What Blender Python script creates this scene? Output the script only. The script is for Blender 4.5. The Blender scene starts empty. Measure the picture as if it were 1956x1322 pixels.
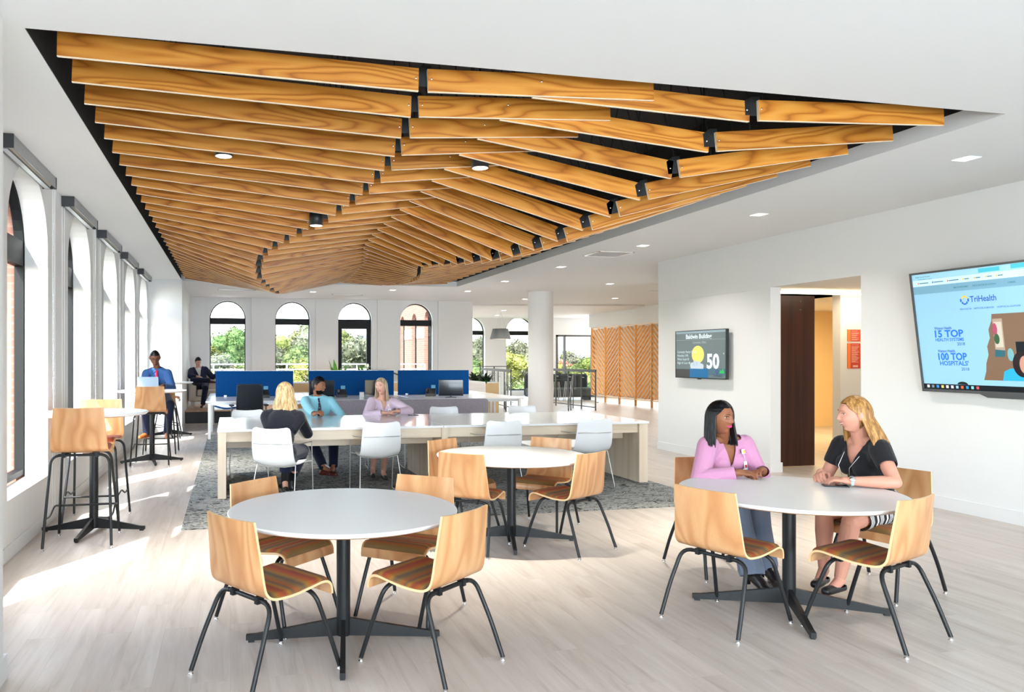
import bpy, math, random
from mathutils import Vector, Matrix, Euler
random.seed(7)
R = math.radians
PI = math.pi
SC = bpy.context.scene
COL = SC.collection

# ------------------------------------------------------------------ camera
YAW = math.atan(310 / 1420.0)
EYE = 1.55
cam_d = bpy.data.cameras.new('camera')
cam = bpy.data.objects.new('camera', cam_d)
COL.objects.link(cam)
cam.location = (0, 0, EYE)
cam.rotation_euler = (PI / 2, 0, -YAW)
cam_d.sensor_width = 36
cam_d.lens = 1420.0 / 1956 * 36
cam_d.shift_x = (978 - 750) / 1956.0
cam_d.shift_y = (684 - 661) / 1956.0
cam_d.clip_end = 2000
SC.camera = cam

# ------------------------------------------------------------------ view, sky, sun
SC.view_settings.view_transform = 'Standard'
SC.view_settings.look = 'None'
SC.view_settings.gamma = 1
SC.view_settings.use_curve_mapping = False
SC.view_settings.exposure = 0.5

W = bpy.data.worlds.new('sky')
SC.world = W
W.use_nodes = True
wn = W.node_tree
wn.nodes.clear()
_o = wn.nodes.new('ShaderNodeOutputWorld')
_b = wn.nodes.new('ShaderNodeBackground')
_s = wn.nodes.new('ShaderNodeTexSky')
_s.sky_type = 'NISHITA'
_s.sun_disc = False
_s.sun_elevation = R(46)
_s.sun_rotation = R(213)
_s.air_density = 1.0
_s.dust_density = 2.0
_s.ozone_density = 1.0
_hs = wn.nodes.new('ShaderNodeHueSaturation')
_hs.inputs['Saturation'].default_value = 0.75
wn.links.new(_s.outputs[0], _hs.inputs['Color'])
wn.links.new(_hs.outputs[0], _b.inputs[0])
wn.links.new(_b.outputs[0], _o.inputs[0])
_b.inputs[1].default_value = 1.3

def lamp(name, kind, loc, energy, color=(1, 1, 1), rot=None, size=None, size_y=None, direction=None, spread=None, portal=False):
    d = bpy.data.lights.new(name, kind)
    d.energy = energy
    d.color = color
    if kind == 'AREA':
        if size_y:
            d.shape = 'RECTANGLE'; d.size = size; d.size_y = size_y
        else:
            d.shape = 'SQUARE'; d.size = size
        if spread: d.spread = spread
        if portal: d.cycles.is_portal = True
    o = bpy.data.objects.new(name, d)
    o.location = loc
    if direction is not None:
        o.rotation_euler = Vector(direction).to_track_quat('-Z', 'Y').to_euler()
    elif rot: o.rotation_euler = rot
    COL.objects.link(o)
    return o

SUN = Vector((0.552, 0.834, -1.05)).normalized()
sun = lamp('sun', 'SUN', (-20, -30, 40), 11.0, (1.0, 1.0, 0.99), direction=SUN)
sun.data.angle = R(0.6)
# fill lamps added inside the solid front wall, behind the camera
lamp('front_fill', 'AREA', (.2, -3.95, 1.6), 430, (0.76, 0.89, 1.0), size=3.6, size_y=2.8, direction=(-.05, 1, 0.14))
lamp('front_fill', 'AREA', (3.4, -3.95, 1.7), 110, (0.80, 0.91, 1.0), size=5.0, size_y=2.4, direction=(-.10, 1, 0.02), spread=R(70))
# daylight reaching the middle of the room from the glazed right-hand lounge
lamp('lounge_daylight', 'AREA', (15.2, 25.5, 1.9), 170, (.95, 0.98, 1), size=7, size_y=2.6, direction=(-1, -0.55, 0))

# ------------------------------------------------------------------ mesh helpers
def xf(v, M):
    return M @ Vector(v) if M is not None else Vector(v)

class MB:
    """collects shapes, builds one mesh object"""
    def __init__(s, M=None):
        s.v = []; s.f = []; s.sm = []; s.mi = []; s.M = M
    def add(s, vs, fs, smooth=False, mi=0, M=None):
        o = len(s.v)
        for v in vs:
            p = Vector(v)
            if M is not None: p = M @ p
            if s.M is not None: p = s.M @ p
            s.v.append(p)
        for f in fs:
            s.f.append([i + o for i in f]); s.sm.append(smooth); s.mi.append(mi)
        return s
    def box(s, x0, x1, y0, y1, z0, z1, M=None, mi=0, ch=0):
        if ch:
            return s.cbox(x0, x1, y0, y1, z0, z1, ch, M, mi)
        v = [(x0,y0,z0),(x1,y0,z0),(x1,y1,z0),(x0,y1,z0),(x0,y0,z1),(x1,y0,z1),(x1,y1,z1),(x0,y1,z1)]
        f = [(0,3,2,1),(4,5,6,7),(0,1,5,4),(1,2,6,5),(2,3,7,6),(3,0,4,7)]
        return s.add(v, f, False, mi, M)
    def cbox(s, x0, x1, y0, y1, z0, z1, c, M=None, mi=0):
        # chamfered box: 24 vertices
        X = (x0, x1); Y = (y0, y1); Z = (z0, z1)
        vs = []; idx = {}
        for i in (0, 1):
            for j in (0, 1):
                for k in (0, 1):
                    sx, sy, sz = (1, -1)[i], (1, -1)[j], (1, -1)[k]
                    for a in range(3):
                        p = [X[i] + sx * c, Y[j] + sy * c, Z[k] + sz * c]
                        p[a] = (X, Y, Z)[a][(i, j, k)[a]]
                        idx[(i, j, k, a)] = len(vs); vs.append(tuple(p))
        fs = []
        def q(*k): fs.append([idx[t] for t in k])
        for i in (0, 1):
            r = [(i,0,0,0),(i,1,0,0),(i,1,1,0),(i,0,1,0)]; q(*(r if i else r[::-1]))
            r = [(0,i,0,1),(0,i,1,1),(1,i,1,1),(1,i,0,1)]; q(*(r if i else r[::-1]))
            r = [(0,0,i,2),(1,0,i,2),(1,1,i,2),(0,1,i,2)]; q(*(r if i else r[::-1]))
        for a in (0, 1):
            for b in (0, 1):
                r = [(a,b,0,0),(a,b,0,1),(a,b,1,1),(a,b,1,0)]; q(*(r if a != b else r[::-1]))
                r = [(a,0,b,0),(a,1,b,0),(a,1,b,2),(a,0,b,2)]; q(*(r if a != b else r[::-1]))
                r = [(0,a,b,1),(0,a,b,2),(1,a,b,2),(1,a,b,1)]; q(*(r if a != b else r[::-1]))
        for i in (0, 1):
            for j in (0, 1):
                for k in (0, 1):
                    r = [(i,j,k,0),(i,j,k,1),(i,j,k,2)]; q(*(r if (i + j + k) % 2 == 1 else r[::-1]))
        return s.add(vs, fs, False, mi, M)
    def prism(s, poly, z0, z1, M=None, mi=0, smooth=False, cap=True):
        n = len(poly)
        vs = [(p[0], p[1], z0) for p in poly] + [(p[0], p[1], z1) for p in poly]
        fs = [(i, (i + 1) % n, (i + 1) % n + n, i + n) for i in range(n)]
        s.add(vs, fs, smooth, mi, M)
        if cap:
            s.add(vs, [list(range(n))[::-1], list(range(n, 2 * n))], False, mi, M)
        return s
    def lathe(s, prof, seg=32, M=None, mi=0, smooth=True, cap=True):
        vs = []; n = len(prof)
        for (r, z) in prof:
            for k in range(seg):
                a = 2 * PI * k / seg
                vs.append((r * math.cos(a), r * math.sin(a), z))
        fs = []
        for i in range(n - 1):
            for k in range(seg):
                a = i * seg + k; b = i * seg + (k + 1) % seg
                fs.append((a, b, b + seg, a + seg))
        s.add(vs, fs, smooth, mi, M)
        if cap:
            s.add(vs, [list(range(seg))[::-1], [(n - 1) * seg + k for k in range(seg)]], False, mi, M)
        return s
    def tube(s, pts, r, seg=10, M=None, mi=0, caps=True, smooth=True, flat=1.0):
        P = [Vector(p) for p in pts]
        n = len(P)
        rr = r if isinstance(r, (list, tuple)) else [r] * n
        T = []
        for i in range(n):
            if i == 0: t = P[1] - P[0]
            elif i == n - 1: t = P[-1] - P[-2]
            else: t = (P[i + 1] - P[i]).normalized() + (P[i] - P[i - 1]).normalized()
            T.append(t.normalized() if t.length > 1e-9 else Vector((0, 0, 1)))
        up = Vector((0, 0, 1)) if abs(T[0].z) < 0.9 else Vector((1, 0, 0))
        N = (up - T[0] * up.dot(T[0])).normalized()
        vs = []
        for i in range(n):
            N = (N - T[i] * N.dot(T[i]))
            N = N.normalized() if N.length > 1e-6 else T[i].orthogonal().normalized()
            B = T[i].cross(N)
            for k in range(seg):
                a = 2 * PI * k / seg
                vs.append(P[i] + (N * math.cos(a) * flat + B * math.sin(a)) * rr[i])
        fs = []
        for i in range(n - 1):
            for k in range(seg):
                a = i * seg + k; b = i * seg + (k + 1) % seg
                fs.append((a, b, b + seg, a + seg))
        s.add(vs, fs, smooth, mi, M)
        if caps:
            s.add(vs, [list(range(seg))[::-1], [(n - 1) * seg + k for k in range(seg)]], False, mi, M)
        return s
    def ell(s, c, r, seg=20, rings=12, M=None, mi=0, Rm=None):
        vs = [Vector((0, 0, -1))]
        for i in range(1, rings):
            t = PI * i / rings
            for k in range(seg):
                a = 2 * PI * k / seg
                vs.append(Vector((math.sin(t) * math.cos(a), math.sin(t) * math.sin(a), -math.cos(t))))
        vs.append(Vector((0, 0, 1)))
        fs = [(0, 1 + (k + 1) % seg, 1 + k) for k in range(seg)]
        for i in range(rings - 2):
            for k in range(seg):
                a = 1 + i * seg + k; b = 1 + i * seg + (k + 1) % seg
                fs.append((a, b, b + seg, a + seg))
        l = len(vs) - 1; o = 1 + (rings - 2) * seg
        fs += [(o + k, o + (k + 1) % seg, l) for k in range(seg)]
        rad = (r, r, r) if not isinstance(r, (tuple, list)) else r
        out = []
        for v in vs:
            p = Vector((v.x * rad[0], v.y * rad[1], v.z * rad[2]))
            if Rm is not None: p = Rm @ p
            out.append(p + Vector(c))
        return s.add(out, fs, True, mi, M)
    def cap(s, p0, r0, p1, r1, seg=14, M=None, mi=0):
        # tapered capsule
        p0 = Vector(p0); p1 = Vector(p1)
        d = p1 - p0
        if d.length < 1e-6: return s.ell(p0, max(r0, r1), seg, 8, M, mi)
        d.normalize()
        pts = []; rr = []
        for t in (-1, -.92, -.7, -.38): pts.append(p0 + d * r0 * t); rr.append(max(r0 * math.sqrt(max(0, 1 - t * t)), r0 * .06))
        pts.append(p0); rr.append(r0); pts.append(p1); rr.append(r1)
        for t in (.38, .7, .92, 1): pts.append(p1 + d * r1 * t); rr.append(max(r1 * math.sqrt(max(0, 1 - t * t)), r1 * .06))
        return s.tube(pts, rr, seg, M, mi)
    def build(s, name, mats, parent=None, loc=None):
        me = bpy.data.meshes.new(name)
        me.from_pydata([tuple(v) for v in s.v], [], s.f)
        me.polygons.foreach_set('use_smooth', s.sm)
        if not isinstance(mats, (list, tuple)): mats = [mats]
        for m in mats: me.materials.append(m)
        if len(mats) > 1: me.polygons.foreach_set('material_index', s.mi)
        me.update()
        o = bpy.data.objects.new(name, me)
        COL.objects.link(o)
        if parent is not None: o.parent = parent
        if loc is not None: o.location = loc
        return o

def tag(o, label=None, cat=None, group=None, kind=None):
    if label: o['label'] = label
    if cat: o['category'] = cat
    if group: o['group'] = group
    if kind: o['kind'] = kind
    return o

def thing(name, label, cat, loc=(0, 0, 0), rz=0, group=None):
    o = bpy.data.objects.new(name, None)
    o.empty_display_size = 0.1
    COL.objects.link(o)
    o.location = loc
    o.rotation_euler = (0, 0, rz)
    return tag(o, label, cat, group)

KIDS = {}
def children(o):
    return [c for c in COL.objects if c.parent == o]

def copy_tree(o, kids=None, parent=None):
    c = o.copy()
    COL.objects.link(c)
    if parent is not None: c.parent = parent
    for ch in (kids if kids is not None else children(o)):
        d = ch.copy(); COL.objects.link(d); d.parent = c
        for g in children(ch):
            e = g.copy(); COL.objects.link(e); e.parent = d
    return c

def Rz(a): return Matrix.Rotation(a, 4, 'Z')
def Tr(x, y, z): return Matrix.Translation((x, y, z))

def arc(c, r, a0, a1, n):
    return [(c[0] + r * math.cos(a0 + (a1 - a0) * i / n), c[1] + r * math.sin(a0 + (a1 - a0) * i / n)) for i in range(n + 1)]

def bend(pts, r, n=5):
    """rounds the corners of a polyline"""
    P = [Vector(p) for p in pts]
    out = [P[0]]
    for i in range(1, len(P) - 1):
        a = P[i - 1] - P[i]; b = P[i + 1] - P[i]
        rr = min(r, a.length * .48, b.length * .48)
        p0 = P[i] + a.normalized() * rr; p1 = P[i] + b.normalized() * rr
        for k in range(n + 1):
            t = k / n
            out.append(p0 * (1 - t) ** 2 + P[i] * 2 * t * (1 - t) + p1 * t * t)
    out.append(P[-1])
    return out

# ------------------------------------------------------------------ materials
def mat(name, color, rough=0.5, metal=0.0, spec=0.5, emis=None, estr=0, trans=0, coat=0, sheen=0):
    m = bpy.data.materials.new(name)
    m.use_nodes = True
    b = m.node_tree.nodes['Principled BSDF']
    b.inputs['Base Color'].default_value = (*color, 1)
    b.inputs['Roughness'].default_value = rough
    b.inputs['Metallic'].default_value = metal
    b.inputs['Specular IOR Level'].default_value = spec
    if trans: b.inputs['Transmission Weight'].default_value = trans
    if coat: b.inputs['Coat Weight'].default_value = coat; b.inputs['Coat Roughness'].default_value = 0.1
    if sheen: b.inputs['Sheen Weight'].default_value = sheen
    if emis:
        b.inputs['Emission Color'].default_value = (*emis, 1)
        b.inputs['Emission Strength'].default_value = estr
    return m

class NT:
    def __init__(s, m):
        s.t = m.node_tree; s.n = s.t.nodes; s.b = s.n['Principled BSDF']
    def new(s, ty, **kw):
        x = s.n.new(ty)
        for k, v in kw.items(): setattr(x, k, v)
        return x
    def link(s, a, b): s.t.links.new(a, b)
    def math(s, op, a, b=None, c=None):
        x = s.new('ShaderNodeMath', operation=op)
        for i, v in enumerate((a, b, c)):
            if v is None: continue
            if isinstance(v, (int, float)): x.inputs[i].default_value = v
            else: s.link(v, x.inputs[i])
        return x.outputs[0]
    def mapping(s, src, scale=(1, 1, 1), rot=(0, 0, 0), loc=(0, 0, 0)):
        x = s.new('ShaderNodeMapping')
        x.inputs['Scale'].default_value = scale; x.inputs['Rotation'].default_value = rot; x.inputs['Location'].default_value = loc
        s.link(src, x.inputs['Vector']); return x.outputs[0]
    def noise(s, vec, scale, detail=3, rough=.5, dist=0):
        x = s.new('ShaderNodeTexNoise')
        x.inputs['Scale'].default_value = scale; x.inputs['Detail'].default_value = detail
        x.inputs['Roughness'].default_value = rough; x.inputs['Distortion'].default_value = dist
        s.link(vec, x.inputs['Vector']); return x.outputs['Fac']
    def ramp(s, fac, stops, interp='LINEAR'):
        x = s.new('ShaderNodeValToRGB'); e = x.color_ramp.elements
        x.color_ramp.interpolation = interp
        while len(e) > 1: e.remove(e[-1])
        e[0].position = stops[0][0]; e[0].color = (*stops[0][1], 1)
        for p, c in stops[1:]:
            k = e.new(p); k.color = (*c, 1)
        s.link(fac, x.inputs[0]); return x.outputs[0]
    def mix(s, fac, a, b, mode='MIX'):
        x = s.new('ShaderNodeMix', data_type='RGBA', blend_type=mode)
        for i, v in ((0, fac), (6, a), (7, b)):
            if isinstance(v, (int, float)): x.inputs[i].default_value = v
            elif isinstance(v, tuple): x.inputs[i].default_value = (*v, 1)
            else: s.link(v, x.inputs[i])
        return x.outputs[2]
    def bump(s, h, strength=.1, dist=.01):
        x = s.new('ShaderNodeBump'); x.inputs['Strength'].default_value = strength; x.inputs['Distance'].default_value = dist
        s.link(h, x.inputs['Height']); s.link(x.outputs[0], s.b.inputs['Normal'])
    def co(s, which='Object'): return s.new('ShaderNodeTexCoord').outputs[which]
    def rnd(s): return s.new('ShaderNodeObjectInfo').outputs['Random']
    def comb(s, x, y, z):
        c = s.new('ShaderNodeCombineXYZ')
        for i, v in enumerate((x, y, z)):
            if isinstance(v, (int, float)): c.inputs[i].default_value = v
            else: s.link(v, c.inputs[i])
        return c.outputs[0]
    def sep(s, v):
        x = s.new('ShaderNodeSeparateXYZ'); s.link(v, x.inputs[0]); return x.outputs

def srgb(r, g, b):
    f = lambda c: (c / 255 / 12.92) if c <= 10.3 else ((c / 255 + .055) / 1.055) ** 2.4
    return (f(r), f(g), f(b))

def wood(name, dark, mid, light, rings=14, ax='x', stretch=.35, cross=6.0, rough=.38, obj_random=True, tint=.35, line=.5):
    """cathedral grain: contour lines of a stretched noise field"""
    m = mat(name, mid, rough)
    t = NT(m)
    p = t.sep(t.co())
    a = {'x': (p[0], p[2], p[1]), 'z': (p[2], p[0], p[1]), 'y': (p[1], p[0], p[2])}[ax]
    r = t.rnd()
    off = t.math('MULTIPLY', r, 57.0) if obj_random else 0.0
    u = t.math('ADD', t.math('MULTIPLY', a[0], stretch), off)
    v = t.math('ADD', t.math('MULTIPLY', a[1], cross), off)
    w = t.math('MULTIPLY', a[2], cross)
    vec = t.comb(u, v, w)
    n = t.noise(vec, 1.0, 2.0, .45)
    band = t.math('PINGPONG', t.math('MULTIPLY', n, rings), 1.0)
    band = t.math('POWER', band, 1.6)
    fine = t.noise(t.comb(t.math('MULTIPLY', a[0], 3.0), t.math('MULTIPLY', a[1], 160.0), t.math('MULTIPLY', a[2], 160.0)), 1.0, 2, .6)
    c = t.ramp(band, [(0, light), (.55, mid), (1, tuple(mid[i] * (1 - line) + dark[i] * line for i in range(3)))])
    c = t.mix(t.math('MULTIPLY', fine, .35), c, dark)
    if obj_random:
        hs = t.new('ShaderNodeHueSaturation')
        t.link(t.math('ADD', t.math('MULTIPLY', r, tint), 1 - tint / 2), hs.inputs['Value'])
        t.link(c, hs.inputs['Color']); c = hs.outputs[0]
    t.link(c, t.b.inputs['Base Color'])
    return m

M = {}
M['wall'] = mat('white_wall_paint', (.80, .80, .79), .55)
M['ceil'] = mat('white_ceiling_paint', (.80, .80, .79), .7)
M['white'] = mat('white_laminate', (.82, .82, .81), .22, coat=.3)
M['table_white'] = mat('white_tabletop', (.84, .84, .84), .16, coat=.4)
M['table_matt'] = mat('white_laminate_round_top', (.84, .84, .83), .36, coat=.05)
M['void'] = mat('black_plenum', (.012, .012, .013), .8)
M['blackm'] = mat('black_powder_coat', (.011, .012, .013), .4, spec=.35)
M['frame'] = mat('black_window_frame', (.005, .006, .007), .55, spec=.3)
M['chrome'] = mat('polished_steel', (.75, .75, .76), .18, 1)
M['steel'] = mat('brushed_steel_wire', (.55, .55, .55), .3, 1)
M['steelpaint'] = mat('dark_grey_steel', (.09, .095, .10), .4)
M['plywood'] = wood('beech_plywood', srgb(172, 114, 66), srgb(202, 148, 100), srgb(216, 168, 120), rings=17, ax='z', stretch=.7, cross=3.6, rough=.28, tint=.10, line=.36)
M['plyedge'] = mat('plywood_edge', srgb(226, 190, 142), .5)
M['slat'] = wood('honey_ash_board', srgb(126, 66, 12), srgb(194, 122, 40), srgb(212, 146, 60), rings=24, ax='x', stretch=.62, cross=5.0, rough=.35, tint=.30, line=.62)
M['slatedge'] = mat('pale_board_edge', srgb(238, 220, 192), .5)
M['lightwood'] = wood('pale_maple_veneer', srgb(198, 176, 150), srgb(224, 206, 182), srgb(230, 214, 192), rings=5, ax='x', stretch=.4, cross=9, rough=.4, tint=.05, line=.4)
M['lightwood_v'] = wood('pale_maple_upright', srgb(198, 176, 150), srgb(224, 206, 182), srgb(230, 214, 192), rings=5, ax='z', stretch=.4, cross=9, rough=.4, tint=.05, line=.4)
M['darkwood'] = wood('dark_walnut_door', srgb(24, 8, 4), srgb(58, 26, 16), srgb(70, 34, 20), rings=5, ax='z', stretch=.3, cross=9, rough=.3, tint=.02, line=.5)
M['screenwood'] = wood('amber_plywood_screen', srgb(200, 130, 50), srgb(232, 166, 82), srgb(240, 186, 110), rings=5, ax='z', stretch=.5, cross=9, rough=.4, tint=.1, line=.3)
M['screenedge'] = mat('pale_screen_edge', srgb(226, 196, 158), .5)
M['orange'] = mat('rust_orange_upholstery', srgb(176, 74, 34), .85, sheen=.2)
M['glass'] = None
g = bpy.data.materials.new('clear_window_glass'); g.use_nodes = True
gn = g.node_tree; gn.nodes.clear()
go = gn.nodes.new('ShaderNodeOutputMaterial'); gm = gn.nodes.new('ShaderNodeMixShader')
gt = gn.nodes.new('ShaderNodeBsdfTransparent'); gt.inputs[0].default_value = (.95, .97, .96, 1)
gg = gn.nodes.new('ShaderNodeBsdfGlossy'); gg.inputs['Roughness'].default_value = .02
fr = gn.nodes.new('ShaderNodeLayerWeight'); fr.inputs[0].default_value = .5
fp = gn.nodes.new('ShaderNodeMath'); fp.operation = 'POWER'; fp.inputs[1].default_value = 4.0
fa = gn.nodes.new('ShaderNodeMath'); fa.operation = 'MULTIPLY_ADD'; fa.inputs[1].default_value = .25; fa.inputs[2].default_value = .0015
gn.links.new(fr.outputs['Facing'], fp.inputs[0]); gn.links.new(fp.outputs[0], fa.inputs[0])
gn.links.new(fa.outputs[0], gm.inputs[0]); gn.links.new(gt.outputs[0], gm.inputs[1]); gn.links.new(gg.outputs[0], gm.inputs[2])
gn.links.new(gm.outputs[0], go.inputs[0]); M['glass'] = g
M['lampglow'] = mat('lit_lamp_lens', (1, 1, 1), .5, emis=(1, .93, .82), estr=6)
M['reflector'] = mat('lamp_reflector', (.8, .8, .8), .15, 1, emis=(1, .94, .85), estr=3)

# striped wool of the cafe seats: bands run from side to side
m = mat('striped_wool_seat', (.3, .2, .1), .95, spec=.2, sheen=.04); t = NT(m)
p = t.sep(t.co()); nz = t.noise(t.co(), 9, 3, .6); n2 = t.noise(t.co(), 240, 2, .8)
u = t.math('FRACT', t.math('ADD', t.math('MULTIPLY', t.math('ADD', p[1], t.math('MULTIPLY', nz, .014)), 5.2), 5.0))
c = t.ramp(u, [(0, srgb(172, 92, 42)), (.13, srgb(138, 104, 56)), (.27, srgb(96, 86, 72)), (.40, srgb(164, 118, 44)), (.54, srgb(178, 84, 38)), (.68, srgb(146, 64, 46)), (.80, srgb(178, 120, 40)), (.92, srgb(104, 90, 70)), (1, srgb(172, 92, 42))])
c = t.mix(t.math('MULTIPLY', n2, .35), c, srgb(90, 62, 40))
t.link(c, t.b.inputs['Base Color']); t.bump(n2, .3, .002); M['stripe'] = m

# grey oak plank floor, boards along Y
m = mat('grey_oak_planks', (.5, .45, .4), .36); t = NT(m)
co = t.co(); p = t.sep(co)
br = t.new('ShaderNodeTexBrick'); br.offset = .37; br.offset_frequency = 2; br.squash = 1
br.inputs['Scale'].default_value = 1; br.inputs['Mortar Size'].default_value = .0009; br.inputs['Mortar Smooth'].default_value = 0
br.inputs['Brick Width'].default_value = 1.22; br.inputs['Row Height'].default_value = .182; br.inputs['Bias'].default_value = 0
br.inputs['Color1'].default_value = (0, 0, 0, 1); br.inputs['Color2'].default_value = (1, 1, 1, 1); br.inputs['Mortar'].default_value = (.5, .5, .5, 1)
t.link(t.comb(p[1], p[0], 0.0), br.inputs['Vector'])
bid = t.sep(br.outputs['Color'])[0]
gv = t.comb(t.math('ADD', t.math('MULTIPLY', p[1], .9), t.math('MULTIPLY', bid, 31.0)), t.math('MULTIPLY', p[0], 9.0), t.math('MULTIPLY', bid, 9.0))
g1 = t.noise(gv, 1.3, 5, .62, .6)
g2 = t.noise(t.comb(t.math('MULTIPLY', p[1], 4.0), t.math('MULTIPLY', p[0], 130.0), 0.0), 1.0, 3, .6)
c = t.ramp(g1, [(.25, srgb(164, 152, 142)), (.45, srgb(192, 182, 173)), (.7, srgb(206, 198, 190))])
c = t.mix(t.math('MULTIPLY', g2, .30), c, srgb(154, 142, 132))
hs = t.new('ShaderNodeHueSaturation'); t.link(t.math('ADD', t.math('MULTIPLY', bid, .09), .955), hs.inputs['Value']); t.link(c, hs.inputs['Color'])
c = t.mix(t.math('MULTIPLY', br.outputs['Fac'], .3), hs.outputs[0], srgb(120, 105, 95))
t.link(c, t.b.inputs['Base Color']); t.bump(g2, .05, .001); M['floor'] = m

# marbled carpet
m = mat('marbled_carpet', (.1, .1, .1), .98, spec=.1); t = NT(m)
co = t.co()
w1 = t.noise(t.mapping(co, (1.0, 1.5, 1)), 1.6, 5, .62, 1.2)
v1 = t.noise(t.mapping(co, (1.9, 3.4, 1), (0, 0, .5)), 2.4, 7, .74, 2.4)
vein = t.math('SUBTRACT', 1.0, t.math('MULTIPLY', t.math('ABSOLUTE', t.math('SUBTRACT', v1, .5)), 12.0))
vein = t.math('MAXIMUM', vein, 0.0)
vein = t.math('MINIMUM', t.math('MULTIPLY', vein, 1.5), 1.0)
spk = t.noise(co, 160, 2, .9)
c = t.ramp(w1, [(.35, srgb(34, 38, 44)), (.5, srgb(52, 56, 56)), (.62, srgb(84, 86, 78))])
c = t.mix(t.math('MULTIPLY', vein, t.math('ADD', t.math('MULTIPLY', spk, .8), .25)), c, srgb(206, 208, 206))
c = t.mix(t.math('MULTIPLY', spk, .3), c, srgb(34, 38, 44))
t.link(c, t.b.inputs['Base Color']); t.bump(spk, .5, .004); M['carpet'] = m

def fabric(name, c1, c2, scale=300, rough=.95):
    m = mat(name, c1, rough, spec=.2); t = NT(m)
    n = t.noise(t.co(), scale, 3, .8)
    t.link(t.ramp(n, [(.35, c1), (.65, c2)]), t.b.inputs['Base Color']); t.bump(n, .25, .002)
    return m
M['blue'] = fabric('blue_screen_fabric', srgb(0, 62, 122), srgb(0, 70, 134), 500)
M['greyfab'] = fabric('grey_flecked_upholstery', srgb(118, 112, 124), srgb(166, 158, 166), 140)
M['cream'] = fabric('cream_check_upholstery', srgb(214, 204, 190), srgb(232, 224, 212), 120)
M['mesh'] = fabric('charcoal_mesh', srgb(32, 38, 44), srgb(58, 64, 70), 600)
M['plastic'] = mat('white_moulded_plastic', (.78, .80, .81), .3)
M['greyplastic'] = mat('grey_plastic', srgb(96, 104, 112), .4)
M['blackplastic'] = mat('black_plastic', (.02, .021, .024), .3)
M['screen_off'] = mat('dark_display_glass', (.006, .01, .02), .08)
M['alu'] = mat('satin_aluminium', (.62, .64, .66), .35, .8)
M['darkgrey'] = mat('charcoal_laminate', srgb(66, 70, 73), .6)
M['brick'] = None
m = mat('salmon_brick', srgb(150, 108, 92), .9); t = NT(m)
b = t.new('ShaderNodeTexBrick'); b.inputs['Scale'].default_value = 1; b.inputs['Brick Width'].default_value = .22; b.inputs['Row Height'].default_value = .075; b.inputs['Mortar Size'].default_value = .008
b.inputs['Color1'].default_value = (*srgb(128, 86, 72), 1); b.inputs['Color2'].default_value = (*srgb(116, 76, 62), 1); b.inputs['Mortar'].default_value = (*srgb(122, 100, 90), 1)
p = t.sep(t.co()); t.link(t.comb(t.math('ADD', p[0], p[1]), p[2], 0.0), b.inputs['Vector']); t.link(b.outputs[0], t.b.inputs['Base Color']); M['brick'] = m
M['leaf'] = fabric('green_leaf', srgb(46, 104, 30), srgb(96, 160, 50), 12, .5)
M['darkleaf'] = fabric('dark_leaf', srgb(22, 44, 26), srgb(52, 70, 44), 12, .4)
M['soil'] = mat('planter_soil', (.05, .035, .025), .95)

# ================================================================== THE ROOM
CZ = 3.19
WX = -1.67          # inner face of the window wall
WT = 0.20           # depth of the plaster reveal
BY = 20.55          # inner face of the far window wall

def struct(name, mb, m, parent=None):
    o = mb.build(name, m, parent)
    if parent is None: o['kind'] = 'structure'
    return o

# floor
mb = MB(); mb.box(-1.9, 17.5, -4.2, 29.3, -.12, 0); struct('floor', mb, M['floor'])
# carpet inlay (a thin mat that can be lifted)
mb = MB(); mb.box(-.434, 5.15, 6.94, 15.4, 0.001, .008)
tag(mb.build('carpet', M['carpet']), 'dark grey marbled carpet area under the long white table', 'carpet')

# ceiling: slabs around the recess
mb = MB()
OX0, OX1, OY0, OY1 = -1.0, 5.1, 4.0, 16.4
mb.box(-1.76, 17.5, -4.2, OY0, CZ, CZ + .12)
mb.box(-1.76, OX0, OY0, 20.7, CZ, CZ + .12)
mb.box(OX1, 17.5, OY0, 20.7, CZ, CZ + .12); mb.box(6.8, 17.5, 20.7, 29.2, CZ, CZ + .12)
mb.box(OX0, OX1, OY1, 20.7, CZ, CZ + .12)

struct('ceiling', mb, M['ceil'])
mb = MB()
mb.box(OX1 - .012, OX1, OY0, OY1, CZ - .002, CZ + .12); mb.box(OX0, OX1, OY1 - .012, OY1, CZ - .002, CZ + .12)
struct('trim_1', mb, M['ceil'])
mb = MB()
mb.box(OX0 - .05, OX0, OY0 - .05, OY1 + .05, CZ + .12, CZ + 1.0)
mb.box(OX1, OX1 + .05, OY0 - .05, OY1 + .05, CZ + .12, CZ + 1.0)
mb.box(OX0, OX1, OY0 - .05, OY0, CZ + .12, CZ + 1.0)
mb.box(OX0, OX1, OY1, OY1 + .05, CZ + .12, CZ + 1.0)
mb.box(OX0 - .05, OX1 + .05, OY0 - .05, OY1 + .05, CZ + .95, CZ + 1.0)
mb.box(OX0, OX0 + .004, OY0, 16.0, CZ + .004, CZ + .12)
struct('ceiling_1', mb, M['void'])

def arch_poly(c, hw, z0, zs, n=20):
    """opening outline, counter clockwise, in (u, z)"""
    return [(c - hw, z0), (c + hw, z0)] + arc((c, zs), hw, 0, PI, n)

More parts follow.
